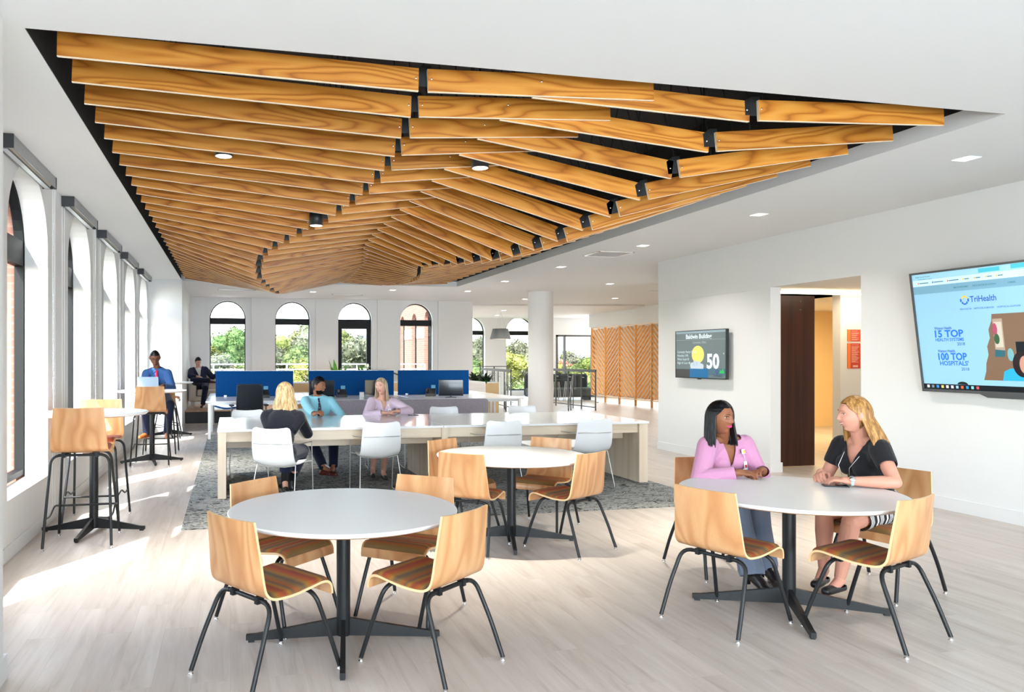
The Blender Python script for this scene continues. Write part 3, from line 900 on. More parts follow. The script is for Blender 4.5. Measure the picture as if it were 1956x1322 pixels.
def cushion(prof, mat_, t_, i0, i1, inset, h):
    P = crv(prof, 5)
    P = P[i0 * 5:i1 * 5 + 1]; n = len(P); nx = 12
    vs = []
    for i in range(n):
        a = P[max(i - 1, 0)]; b = P[min(i + 1, n - 1)]
        dy, dz = b[0] - a[0], b[1] - a[1]; l = math.hypot(dy, dz); N = (-dz / l, dy / l)
        ti = i / (n - 1); ei = min(1, min(ti, 1 - ti) * 9)
        for j in range(-nx, nx + 1):
            u = j / nx; eu = min(1, (1 - abs(u)) * 5)
            hh = .006 + h * math.sqrt(max(0, 1 - (1 - ei) ** 2)) * math.sqrt(max(0, 1 - (1 - eu) ** 2))
            vs.append((u * (P[i][2] - inset), P[i][0] + N[0] * hh, P[i][1] + N[1] * hh))
    m_ = 2 * nx + 1
    F = [(i * m_ + j, i * m_ + j + 1, (i + 1) * m_ + j + 1, (i + 1) * m_ + j) for i in range(n - 1) for j in range(m_ - 1)]
    mb = MB(); mb.add(vs, F, True)
    # skirt down to the shell
    lo = [];
    o_ = list(vs)
    def low(v): return (v[0], v[1], v[2] - .008)
    ring = [j for j in range(m_)] + [i * m_ + m_ - 1 for i in range(1, n)] + [(n - 1) * m_ + j for j in range(m_ - 2, -1, -1)] + [i * m_ for i in range(n - 2, 0, -1)]
    k = len(ring); vv = [vs[r] for r in ring] + [low(vs[r]) for r in ring]
    mb.add(vv, [(i, i + k, (i + 1) % k + k, (i + 1) % k) for i in range(k)], True)
    return mb.build('seat_cushion', mat_, t_)

def glide(t_, x, y):
    m_ = MB(); m_.lathe([(.0125, 0), (.0135, .003), (.0125, .008), (.008, .010), (.008, .016), (.0115, .017), (.0115, .022)], 14)
    g_ = m_.build('foot_glide', M['chrome'], t_); g_.location = (x, y, 0); return g_

def cafe_chair():
    t_ = thing('cafe_chair', 'x', 'chair', (0, 0, 0), 0, 'beech plywood cafe chairs')
    pr = cafe_profile(0)
    shell(pr, .012).build('seat_shell', [M['plywood'], M['plyedge']], t_)
    cushion(pr, M['stripe'], t_, 5, 11, .012, .014)
    for s_ in (-1, 1):
        pts = bend([(0, -.145, .405), (s_ * .205, -.150, .405), (s_ * .232, -.235, .20), (s_ * .245, -.300, .02)], .07, 6)
        l = MB().tube(pts[1:], .0115, 12).build('leg', M['blackm'], t_); glide(l, s_ * .245, -.300)
        pts = bend([(0, .11, .405), (s_ * .190, .120, .405), (s_ * .215, .19, .20), (s_ * .235, .245, .02)], .07, 6)
        l = MB().tube(pts[1:], .0115, 12).build('leg', M['blackm'], t_); glide(l, s_ * .235, .245)
    f = MB()
    f.tube([(-.15, -.146, .405), (.15, -.146, .405)], .0115, 12); f.tube([(-.14, .113, .405), (.14, .113, .405)], .0115, 12)
    for s_ in (-1, 1):
        f.box(s_ * .1 - .012, s_ * .1 + .012, -.165, -.125, .389, .425); f.box(s_ * .1 - .012, s_ * .1 + .012, .095, .135, .389, .43)
        f.box(s_ * .1 - .009, s_ * .1 + .009, -.14, .11, .412, .423)
    f.build('under_frame', M['blackm'], t_)
    return t_

DZ = .345
def bar_stool():
    t_ = thing('bar_stool', 'x', 'bar stool', (0, 0, 0), 0, 'plywood bar stools')
    pr = cafe_profile(DZ)
    shell(pr, .012).build('seat_shell', [M['plywood'], M['plyedge']], t_)
    cushion(pr, M['orange'], t_, 5, 11, .012, .016)
    zt = .405 + DZ
    for s_ in (-1, 1):
        pts = bend([(0, -.15, zt), (s_ * .225, -.155, zt), (s_ * .262, -.285, .02)], .08, 7)
        l = MB().tube(pts[1:], .0115, 12).build('leg', M['blackm'], t_); glide(l, s_ * .262, -.285)
        pts = bend([(0, .11, zt), (s_ * .195, .12, zt), (s_ * .25, .255, .02)], .08, 7)
        l = MB().tube(pts[1:], .0115, 12).build('leg', M['blackm'], t_); glide(l, s_ * .25, .255)
    f = MB()
    f.tube([(-.17, -.151, zt), (.17, -.151, zt)], .0115, 12); f.tube([(-.14, .113, zt), (.14, .113, zt)], .0115, 12)
    for s_ in (-1, 1):
        f.box(s_ * .13 - .014, s_ * .13 + .014, -.168, -.13, zt - .02, zt + .022); f.box(s_ * .1 - .012, s_ * .1 + .012, .095, .135, zt - .016, zt + .024)
        f.box(s_ * .1 - .009, s_ * .1 + .009, -.14, .11, zt + .006, zt + .018)
    f.build('under_frame', M['blackm'], t_)
    f = MB()
    zf = .27
    xa = .25 - (.055 * (zf / zt)) ; 
    f.tube([(-.235, .215, zf), (.235, .215, zf)], .009, 10)
    for s_ in (-1, 1): f.tube(bend([(s_ * .235, .215, zf), (s_ * .243, .06, zf + .03), (s_ * .246, -.10, zf - .03), (s_ * .247, -.235, zf - .02)], .05), .008, 8)
    f.build('footrest', M['chrome' if 0 else 'blackm'], t_)
    return t_

def white_chair():
    t_ = thing('moulded_chair', 'x', 'chair', (0, 0, 0), 0, 'white moulded chairs at the long table')
    pr = [(-.245, .825, .205, .03), (-.238, .76, .214, .032), (-.22, .62, .225, .034), (-.195, .52, .228, .034), (-.15, .462, .226, .028), (-.08, .44, .222, .02), (.04, .437, .22, .016), (.15, .448, .215, .012), (.205, .447, .205, .006), (.225, .435, .2, .004)]
    shell(pr, .011, 14, corner=.035, dish=.012).build('seat_shell', [M['plastic'], M['plastic']], t_)
    for s_ in (-1, 1):
        MB().tube(bend([(s_ * .262, .20, .655), (s_ * .255, .265, .012), (s_ * .25, .02, .009)], .035, 5), .0058, 9).build('leg', M['steel'], t_)
        MB().tube(bend([(s_ * .215, -.12, .44), (s_ * .25, -.245, .012), (s_ * .25, .02, .009)], .035, 5), .0058, 9).build('leg', M['steel'], t_)
    w = bend([(-.262, .20, .655), (-.27, -.12, .665), (-.2, -.262, .67), (.2, -.262, .67), (.27, -.12, .665), (.262, .20, .655)], .08, 6)
    MB().tube(w, .0058, 9).build('arm_wire', M['steel'], t_)
    f = MB()
    f.tube([(-.216, -.12, .44), (-.1, -.12, .418), (.1, -.12, .418), (.216, -.12, .44)], .0058, 9)
    f.tube([(-.259, .215, .45), (-.1, .15, .42), (.1, .15, .42), (.259, .215, .45)], .0058, 9)
    f.build('under_frame', M['steel'], t_)
    return t_

def round_table(x, y, h, r, arm, rot, label, name='round_table', group=None, cat='table'):
    t_ = thing(name, label, cat, (x, y, 0), rot, group)
    tp = MB(); tp.lathe([(r - .012, h - .022), (r - .002, h - .012), (r, h - .006), (r - .001, h - .002), (r - .004, h)], 96)
    tp.build('tabletop', M['table_matt'], t_)
    MB().lathe([(r - .05, h - .030), (r - .022, h - .028), (r - .012, h - .0215)], 96).build('bevelled_ply_edge', M['plywood'], t_)
    MB().lathe([(.038, .03), (.038, h - .04)], 28).build('column', M['blackm'], t_)
    MB().lathe([(.16, h - .036), (.16, h - .030)], 28).build('top_plate', M['blackm'], t_)
    for k in range(4):
        mb = MB(Rz(k * PI / 2))
        mb.add([(.02, -.012, .028), (.02, .012, .028), (.02, .012, .125), (.02, -.012, .125),
                (arm - .06, -.014, .012), (arm - .06, .014, .012), (arm, -.014, .012), (arm, .014, .012), (arm, -.014, .04), (arm, .014, .04), (arm - .05, -.014, .043), (arm - .05, .014, .043)],
               [(0, 3, 2, 1), (0, 1, 5, 4), (4, 5, 7, 6), (6, 7, 9, 8), (8, 9, 11, 10), (10, 11, 2, 3), (0, 4, 10, 3), (4, 6, 8, 10), (1, 2, 11, 5), (5, 11, 9, 7)])
        mb.box(arm - .045, arm - .012, -.012, .012, 0, .014)
        mb.build('leg', M['blackm'], t_)
    return t_

# ------------------------------------------------------------------ cafe tables and chairs
T1 = (.608, 4.054); T2 = (2.35, 5.997); T3 = (3.392, 3.988)
round_table(*T1, .725, .625, .53, R(-9), 'round white table in the left foreground with nobody at it', group='round white cafe tables')
round_table(*T2, .725, .64, .53, R(-18), 'round white table in the middle, just in front of the long table', group='round white cafe tables')
round_table(*T3, .725, .64, .56, R(-28), 'round white table on the right where two women sit talking', group='round white cafe tables')
proto = cafe_chair(); pk = children(proto)
CH = [((.00, 3.60), 34, 'plywood cafe chair with its back to the camera, left of the empty foreground table'),
      ((1.13, 3.50), 127, 'plywood cafe chair with its back to the camera, right of the empty foreground table'),
      ((.14, 4.65), -47, 'plywood cafe chair behind the left side of the empty foreground table'),
      ((1.21, 4.58), -129, 'plywood cafe chair behind the right side of the empty foreground table'),
      ((1.78, 5.62), 50, 'plywood cafe chair with its back to the camera, left of the middle round table'),
      ((2.80, 5.43), 118, 'plywood cafe chair with its back to the camera, right of the middle round table'),
      ((1.91, 6.61), -58, 'plywood cafe chair behind the left edge of the middle round table'),
      ((2.95, 6.52), -135, 'plywood cafe chair behind the right edge of the middle round table'),
      ((2.66, 3.79), 21, 'empty plywood cafe chair left of the table where two women sit'),
      ((3.61, 3.31), 109, 'empty plywood cafe chair nearest the camera at the table where two women sit'),
      ((3.47, 5.02), -93, 'plywood cafe chair on which the woman in the pink blouse sits'),
      ((4.47, 4.22), -165, 'plywood cafe chair on which the woman in the black top sits')]
for i, ((x, y), a, l) in enumerate(CH):
    o = proto if i == 0 else copy_tree(proto, pk)
    d = R(a)
    o.location = (x + .238 * math.cos(d), y + .238 * math.sin(d), 0)
    o.rotation_euler = (0, 0, d - PI / 2); o['label'] = l

# ------------------------------------------------------------------ standing-height tables by the windows
HG = 'round standing-height tables by the windows'
round_table(-1.195, 7.08, 1.07, .465, .45, R(-9), 'standing-height round white table nearest the camera by the windows', 'bar_table', HG)
round_table(-1.14, 11.6, 1.07, .50, .45, R(12), 'standing-height round white table where the man works on a laptop', 'bar_table', HG)
round_table(-1.17, 15.45, 1.07, .44, .42, R(10), 'standing-height round white table farthest back beside the window pier', 'bar_table', HG)
sp = bar_stool(); sk = children(sp)
ST = [((-1.21, 6.70), 90, 'plywood bar stool nearest the camera with its back to us by the windows'),
      ((-1.25, 7.52), -92, 'plywood bar stool with rust orange seat behind the nearest standing-height table'),
      ((-1.12, 11.33), 90, 'plywood bar stool with its back to us in front of the laptop man'),
      ((-1.10, 12.55), -90, 'bar stool on which the man with the laptop sits'),
      ((-1.18, 14.85), 0, 'bar stool with orange seat just behind the laptop man')]
for i, ((x, y), a, l) in enumerate(ST):
    o = sp if i == 0 else copy_tree(sp, sk)
    o.location = (x, y, 0); o.rotation_euler = (0, 0, R(a) - PI / 2); o['label'] = l

# ------------------------------------------------------------------ the long table
LX0, LX1, LY0, LY1, LH = -.14, 5.06, 8.30, 10.05, .768
t_ = thing('long_table', 'long glossy white communal table with pale timber apron and slab ends', 'table', ((LX0 + LX1) / 2, (LY0 + LY1) / 2, 0))
cx, cy = (LX0 + LX1) / 2, (LY0 + LY1) / 2
o_ = Tr(-cx, -cy, 0)
for a, b in ((LX0, 2.418), (2.422, LX1)):
    tp = MB(o_); tp.cbox(a, b, LY0 - .0, LY1, LH - .028, LH, .003); tp.build('tabletop', M['table_white'], t_)
for a, b in ((LX0 + .06, 2.40), (2.47, LX1 - .13)):
    for yy in (LY0 + .05, LY1 - .08):
        MB(o_).box(a, b, yy, yy + .03, LH - .140, LH - .028).build('apron', M['lightwood'], t_)
for (a, b) in ((LX0 + .005, LX0 + .095), (2.40, 2.475), (LX1 - .125, LX1 - .01)):
    MB(o_).box(a, b, LY0 + .02, LY1 - .02, .012, LH - .028).build('end_panel', M['lightwood_v'], t_)
mb = MB(o_)
mb.box(LX0 + .1, 2.40, LY0 + .42, LY0 + .44, LH - .25, LH - .028); mb.box(2.475, LX1 - .125, LY0 + .42, LY0 + .44, LH - .25, LH - .028)
mb.box(LX0 + .1, 2.40, LY0 + .44, LY1 - .44, LH - .25, LH - .235); mb.box(2.475, LX1 - .125, LY0 + .44, LY1 - .44, LH - .25, LH - .235)
mb.build('cable_tray', M['lightwood'], t_)
mb = MB(o_)
for a in (LX0 + .01, 2.405, LX1 - .12):
    for yy in (LY0 + .04, LY1 - .1): mb.box(a + .005, a + .06, yy, yy + .06, 0.008, .012)
mb.build('foot_pad', M['blackplastic'], t_)
wp = white_chair(); wk = children(wp)
WC = [((.52, 7.86), 62, 'white moulded chair on which the blonde woman in navy sits'),
      ((1.63, 8.33), 93, 'empty white moulded chair with its back to us, nearest the blonde woman'),
      ((3.03, 8.22), 92, 'empty white moulded chair with its back to us, middle of the long table'),
      ((4.17, 8.22), 88, 'empty white moulded chair with its back to us, right end of the long table'),
      ((.24, 10.14), -88, 'white moulded chair on the far side of the long table, leftmost, behind the blonde woman'),
      ((1.12, 10.28), -80, 'white moulded chair on which the man in the light blue shirt sits'),
      ((2.13, 10.30), -95, 'white moulded chair on which the woman in the pale pink blouse sits'),
      ((3.05, 10.22), -90, 'empty white moulded chair across the long table, right of the pale pink blouse'),
      ((4.27, 10.25), -92, 'empty white moulded chair across the long table in front of the round column')]
for i, ((x, y), a, l) in enumerate(WC):
    o = wp if i == 0 else copy_tree(wp, wk)
    o.location = (x, y, .008); o.rotation_euler = (0, 0, R(a) - PI / 2); o['label'] = l

# ================================================================== LETTERING
def words(mb, s, x, y, size, mi=0, bold=.0, align='LEFT', Mx=None, squash=1.0, z=0.0, fit=None):
    cu = bpy.data.curves.new('lettering', 'FONT')
    cu.body = s; cu.size = size; cu.align_x = align; cu.offset = bold * size; cu.resolution_u = 3
    ob = bpy.data.objects.new('lettering', cu); COL.objects.link(ob)
    dg = bpy.context.evaluated_depsgraph_get(); ev = ob.evaluated_get(dg); me = ev.to_mesh()
    vs = [(v.co.x * squash + x, v.co.y + y, z) for v in me.vertices]
    if fit:
        a = min(v[0] for v in vs); b = max(v[0] for v in vs)
        vs = [(x + (v[0] - a) * fit / (b - a), v[1], v[2]) for v in vs]
    fs = [list(p.vertices) for p in me.polygons]
    ev.to_mesh_clear()
    mb.add(vs, fs, False, mi, Mx)
    bpy.data.objects.remove(ob); bpy.data.curves.remove(cu)

def rect(mb, x0, x1, y0, y1, mi=0, z=0.0, Mx=None): mb.add([(x0, y0, z), (x1, y0, z), (x1, y1, z), (x0, y1, z)], [(0, 1, 2, 3)], False, mi, Mx)
def disc(mb, x, y, rx, ry, mi=0, z=0.0, Mx=None, n=28, a0=0, a1=2 * PI):
    mb.add([(x + rx * math.cos(a0 + (a1 - a0) * k / n), y + ry * math.sin(a0 + (a1 - a0) * k / n), z) for k in range(n)], [list(range(n))], False, mi, Mx)
def poly(mb, P, mi=0, z=0.0, Mx=None): mb.add([(p[0], p[1], z) for p in P], [list(range(len(P)))], False, mi, Mx)
def glow(name, c, k=1.0): return mat(name, c, .3, emis=c, estr=k * .5)

def cross_logo(mb, x, y, s, yellow, blue, z, Mx=None):
    # stepped cross: warm upper half, blue lower half around a white plus
    u = s / 6
    for (a, b, c, d) in ((-1, 1, 2, 3), (-2, -1, 1, 2.4), (1, 2, 1, 2.4), (-3, -2, 0, 1), (2, 3, 0, 1)):
        rect(mb, x + a * u, x + b * u, y + c * u, y + d * u, yellow if c > 0 else blue, z, Mx)
    for (a, b, c, d) in ((-1, 1, -3, -2), (-2, -1, -2.4, -1), (1, 2, -2.4, -1), (-3, -2, -1, 0), (2, 3, -1, 0)):
        rect(mb, x + a * u, x + b * u, y + c * u, y + d * u, blue, z, Mx)

# ------------------------------------------------------------------ large wall display
TW, TH = 2.16, 1.235
yl = 6.42
t_ = thing('wall_display', 'very large wall-mounted screen showing a pale blue hospital web page', 'television', (RX, yl, 1.205))
tilt = R(8)
# local frame: x to the viewer's right (-Y world), y up, z out of the wall (-X world)
Lm = Matrix(((0, 0, -1, 0), (-1, 0, 0, 0), (0, 1, 0, 0), (0, 0, 0, 1)))
Tm = Tr(-.06, 0, 0) @ Lm @ Matrix.Rotation(tilt, 4, 'X')
mb = MB(Tm); mb.cbox(0, TW, 0, TH, -.05, .0, .004)
mb.build('housing', M['blackplastic'], t_)
mb = MB(Tm); mb.box(0, TW, .0, .028, 0, .012); mb.box(0, TW, TH - .018, TH, 0, .012); mb.box(0, .018, 0, TH, 0, .012); mb.box(TW - .018, TW, 0, TH, 0, .012)
mb.prism([(.68, -.035), (1.5, -.035), (1.54, .0), (.60, .0)], -.03, .008)
mb.build('bezel', M['steelpaint'], t_)
mb = MB(); mb.box(-.09, .0, -1.6, -.5, .35, .9); mb.build('wall_bracket', M['blackm'], t_)
C_ = {}
def g_(n, c, k=1.0):
    if n not in C_: C_[n] = (len(C_), glow('display_' + n, c, k))
    return C_[n][0]
sx0, sx1, sy0, sy1 = .02, TW - .02, .03, TH - .02
bg = g_('pale_blue', srgb(140, 188, 216), .72)
mbs = MB(Tm); Z0 = .001
rect(mbs, sx0, sx1, sy0, sy1, bg, Z0)
rect(mbs, sx0, sx1, sy1 - .06, sy1, g_('toolbar', srgb(150, 200, 220), .78), Z0 + .0004)
rect(mbs, sx0, sx1, sy1 - .125, sy1 - .06, g_('bookmark_bar', srgb(186, 214, 226), .85), Z0 + .0004)
rect(mbs, sx0, sx1, sy1 - .205, sy1 - .125, g_('grey_strip', srgb(112, 160, 184), .68), Z0 + .0004)
rect(mbs, sx0, sx1, sy0, sy0 + .052, g_('taskbar', srgb(10, 18, 24), .5), Z0 + .0006)
dk = g_('dark_blue_text', srgb(20, 84, 178), .75); tl = g_('teal_text', srgb(36, 110, 130), .6); ye = g_('yellow', srgb(226, 184, 44), .9); bl = g_('logo_blue', srgb(16, 92, 190), .8)
z1 = Z0 + .001
rect(mbs, 1.02, 1.32, sy1 - .045, sy1 - .005, g_('search_box', srgb(70, 180, 200), .8), z1)
words(mbs, 'Health Care & Hospital', .06, sy1 - .035, .020, tl, 0, z=z1, fit=.16)
words(mbs, 'trihealth.com', .09, sy1 - .060, .018, tl, 0, z=z1, fit=.15)
rect(mbs, .72, .92, sy1 - .05, sy1 - .012, g_('search_box', srgb(70, 180, 200), .8), z1)
for k, (x, c) in enumerate(((.08, 'orange_dot'), (.24, 'blue_dot'), (.40, 'orange_dot'), (.56, 'yellow'), (.67, 'yellow'), (.78, 'yellow'), (.88, 'yellow'))):
    cc = {'orange_dot': g_('orange_dot', srgb(214, 120, 40), .8), 'blue_dot': bl, 'yellow': ye}[c]
    rect(mbs, x, x + .012, sy1 - .102, sy1 - .086, cc, z1)
    rect(mbs, x + .018, x + .018 + (.045 if x > .5 else .10), sy1 - .098, sy1 - .090, tl, z1)
words(mbs, 'MAKE AN APPOINTMENT', .46, sy1 - .175, .022, tl, .01, z=z1, fit=.15)
words(mbs, 'FIND A DOCTOR OR LOCATION', .65, sy1 - .175, .022, tl, .01, z=z1, fit=.22)
words(mbs, 'CAREERS', .98, sy1 - .175, .022, tl, .01, z=z1, fit=.07)
cross_logo(mbs, .555, .915, .088, ye, bl, z1)
words(mbs, 'TriHealth', .61, .893, .082, dk, .012, z=z1, fit=.25)
words(mbs, 'FIND A DOCTOR', .50, .822, .022, dk, .012, z=z1, fit=.115)
words(mbs, 'INSTITUTES & SERVICES', .64, .822, .022, dk, .012, z=z1, fit=.19)
words(mbs, 'HOSPITALS & LOCATIONS', .86, .822, .022, dk, .012, z=z1, fit=.21)
bb_ = g_('bright_blue', srgb(20, 104, 206), .85)
words(mbs, 'Watson Health.', .205, .640, .038, dk, .02, z=z1, fit=.19)
words(mbs, '15 TOP', .205, .562, .098, bb_, .030, z=z1, fit=.30)
words(mbs, 'HEALTH SYSTEMS', .205, .520, .044, bb_, .022, z=z1, fit=.30)
words(mbs, '2018', .43, .475, .042, dk, .006, z=z1, fit=.08)
words(mbs, 'Watson Health.', .215, .408, .038, dk, .02, z=z1, fit=.19)
words(mbs, '100 TOP', .215, .330, .098, bb_, .030, z=z1, fit=.30)
words(mbs, "HOSPITALS'", .225, .275, .062, bb_, .024, z=z1, fit=.30)
words(mbs, '2018', .445, .225, .042, dk, .006, z=z1, fit=.08)
# picture on the page
ph = [(.66, .135), (.69, .22), (.70, .30), (.73, .38), (.725, .46), (.76, .54), (.755, .62), (.79, .70), (.80, .766), (sx1 - .12, .766), (sx1 - .12, .135)]
poly(mbs, ph, g_('tan_room', srgb(122, 96, 76), .6), z1)
rect(mbs, .80, .89, .42, .72, g_('picture_frame', srgb(170, 150, 132), .6), z1 + .0003)
rect(mbs, .81, .88, .45, .69, g_('picture_mount', srgb(196, 190, 176), .6), z1 + .0006)
disc(mbs, .815, .62, .022, .06, g_('flowers_pink', srgb(168, 72, 104), .6), z1 + .0009)
disc(mbs, .825, .53, .025, .05, g_('flowers_green', srgb(50, 92, 60), .5), z1 + .0009)
rect(mbs, .99, 1.3, .30, .50, g_('dark_monitor', srgb(10, 20, 26), .4), z1 + .0009)
poly(mbs, [(.79, .36), (.88, .36), (.89, .42), (.80, .43)], g_('teal_vase', srgb(40, 100, 112), .5), z1 + .0006)
disc(mbs, .935, .38, .028, .06, g_('pale_jar', srgb(110, 170, 178), .6), z1 + .0007)
poly(mbs, [(.84, .135), (.86, .22), (.92, .25), (1.14, .25), (1.24, .2), (1.26, .135)], g_('blue_jacket', srgb(40, 160, 206), .8), z1 + .0010)
disc(mbs, 1.03, .29, .085, .12, g_('dark_hair', srgb(34, 22, 26), .5), z1 + .0012)
disc(mbs, 1.055, .285, .05, .085, g_('face_tone', srgb(186, 140, 122), .7), z1 + .0014)
disc(mbs, .44, sy0 + .052, .055, .03, g_('taskbar', (0, 0, 0)), z1, a1=PI)
for k, c in enumerate(((220, 225, 230), (120, 130, 140), (40, 130, 220), (220, 190, 110), (230, 235, 240), (220, 225, 230), (150, 190, 220), (206, 90, 60), (40, 140, 210), (130, 200, 220), (200, 80, 90))):
    rect(mbs, .055 + k * .052, .055 + k * .052 + .026, sy0 + .012, sy0 + .04, g_('icon_%s' % 'abcdefghijk'[k], srgb(*c), .8), z1)
mbs.build('screen', [v[1] for v in sorted(C_.values(), key=lambda v: v[0])], t_)

# ------------------------------------------------------------------ smaller weather display
t_ = thing('weather_display', 'wall-mounted flat screen with weather page reading Baldwin Building and 50', 'television', (RX - .0, 10.79, 1.235))
Tm = Tr(-.10, 0, 0) @ Lm
SW, SH = 1.26, .745
MB(Tm).cbox(0, SW, 0, SH, -.045, .0, .003).build('housing', M['blackplastic'], t_)
mb = MB(Tm); mb.box(0, SW, 0, .014, 0, .006); mb.box(0, SW, SH - .01, SH, 0, .006); mb.box(0, .01, 0, SH, 0, .006); mb.box(SW - .012, SW, 0, SH, 0, .006); mb.box(.58, .64, -.014, .002, -.02, .006)
mb.build('bezel', M['blackplastic'], t_)
MB().box(-.06, -.001, -.95, -.3, .15, .6).build('wall_bracket', M['blackm'], t_)
C_ = {}
mbs = MB(Tm)
base = g_('slate_sky', srgb(92, 104, 106), .75)
rect(mbs, .01, SW - .012, .014, SH - .01, base, .001)
rect(mbs, .01, SW - .012, SH - .045, SH - .01, g_('top_band', srgb(126, 146, 154), .85), .0014)
rect(mbs, .01, SW - .012, SH - .150, SH - .146, g_('thin_line', srgb(140, 152, 154), .8), .0014)
rect(mbs, .01, .38, .014, .14, g_('dark_hill', srgb(60, 58, 58), .6), .0013)
rect(mbs, .38, .84, .014, .155, g_('harbour_blue', srgb(14, 92, 140), .75), .0013)
rect(mbs, .84, SW - .012, .06, .16, g_('far_water', srgb(70, 96, 112), .7), .0013)
disc(mbs, .585, .37, .155, .135, g_('sun_yellow', srgb(214, 192, 96), .85), .0016, n=32)
for (x, y, r) in ((.45, .20, .06), (.52, .235, .055), (.60, .22, .06), (.68, .19, .05)): disc(mbs, x, y, r, r * .8, g_('cloud', srgb(170, 184, 192), .85), .0019)
rect(mbs, .40, .72, .150, .20, g_('cloud', (0, 0, 0)), .0020)
tx = g_('pale_text', srgb(206, 222, 230), .9)
words(mbs, 'Baldwin Building', .60, SH - .128, .098, tx, .02, 'CENTER', z=.0024)
words(mbs, 'Cincinnati, Ohio', .62, SH - .205, .050, g_('grey_text', srgb(150, 164, 168), .8), .004, 'CENTER', z=.0024)
for k, s_ in enumerate(('Currently: Partly Cloudy', 'Humidity: 59%', 'Wind: 5mph SE', 'High: 61 Low: 48')):
    words(mbs, s_, .05, .395 - k * .058, .050, g_('line_text', srgb(178, 196, 202), .85), .012, z=.0024)
words(mbs, '50', .80, .165, .30, tx, .035, z=.0026)
words(mbs, 'o', 1.19, .37, .05, tx, .0, z=.0026)
poly(mbs, [(1.10, .09), (1.13, .14), (1.16, .12), (1.18, .165), (1.205, .12), (1.215, .09)], g_('green_mark', srgb(20, 170, 70), .8), .0026)
cross_logo(mbs, 1.05, .11, .07, g_('logo_navy', srgb(20, 60, 130), .7), g_('logo_navy', (0, 0, 0)), .0026)
words(mbs, 'TriHealth', .96, .035, .055, g_('navy_text', srgb(40, 62, 84), .6), .01, z=.0026)
mbs.build('screen', [v[1] for v in sorted(C_.values(), key=lambda v: v[0])], t_)

# ------------------------------------------------------------------ corridor: pivot door, LED line, red notices
mb = MB(); mb.box(7.62, 8.19, 9.13, 9.18, .01, 2.44)
o = struct('door_60', mb, M['darkwood'])
mb = MB()
for z in (2.36, 2.24): mb.tube([(7.95, 9.128, z), (7.95, 9.124, z)], .012, 12)
mb.build('door_bolt', M['steelpaint'], o)
t_ = thing('linear_light', 'thin glowing linear light across the corridor ceiling', 'ceiling light', (9.0, 9.35, 2.55))
MB().box(-1.2, .9, -.02, .02, -.03, 0).build('light_channel', M['white'], t_)
MB().box(-1.2, .9, -.03, .03, -.06, -.03).build('diffuser', mat('warm_led', (1, .9, .7), .5, emis=(1, .78, .5), estr=9), t_)
lamp('linear_light_glow', 'AREA', (9.0, 9.35, 2.47), 10, (1, .8, .55), size=1.8, size_y=.05, direction=(0, 0, -1))
lamp('corridor_lamp', 'AREA', (11.2, 12.4, 2.5), 100, (1, .76, .44), size=1.8, direction=(0, 0, -1))
lamp('corridor_lamp', 'AREA', (8.2, 8.4, 2.5), 6, (1, .84, .62), size=.7, direction=(0, 0, -1))
M['redsign'] = mat('red_notice', srgb(204, 62, 40), .5); M['orangestrip'] = mat('orange_notice_strip', srgb(238, 128, 58), .5); M['signtext'] = mat('pale_notice_print', srgb(240, 190, 170), .5)
for (z0, z1_, l, n) in ((1.805, 1.985, 'smaller upper red notice on the corridor wall', 4), (1.39, 1.775, 'taller lower red notice on the corridor wall', 9)):
    t_ = thing('wall_notice', l, 'sign', (9.19, 9.6, z0))
    Sm = Matrix.Rotation(PI / 2, 4, 'X')
    MB(Sm).box(0, .237, 0, z1_ - z0, 0, .006).build('notice_panel', M['redsign'], t_)
    MB(Sm).box(0, .055, 0, z1_ - z0, .006, .008).build('notice_strip', M['orangestrip'], t_)
    mb = MB(Sm)
    words(mb, 'WELCOME' if n == 4 else 'OUR VALUES', .075, z1_ - z0 - .03, .022, 0, .01, z=.0065)
    for k in range(n):
        y_ = z1_ - z0 - .055 - k * (.032 if n == 4 else .028)
        rect(mb, .075, .215 - .03 * (k % 3), y_, y_ + .006, 0, .0065); rect(mb, .075, .2 - .02 * (k % 2), y_ - .011, y_ - .005, 0, .0065)
    if n > 4: rect(mb, .10, .19, .02, .05, 0, .007)
    mb.build('notice_print', M['signtext'], t_)

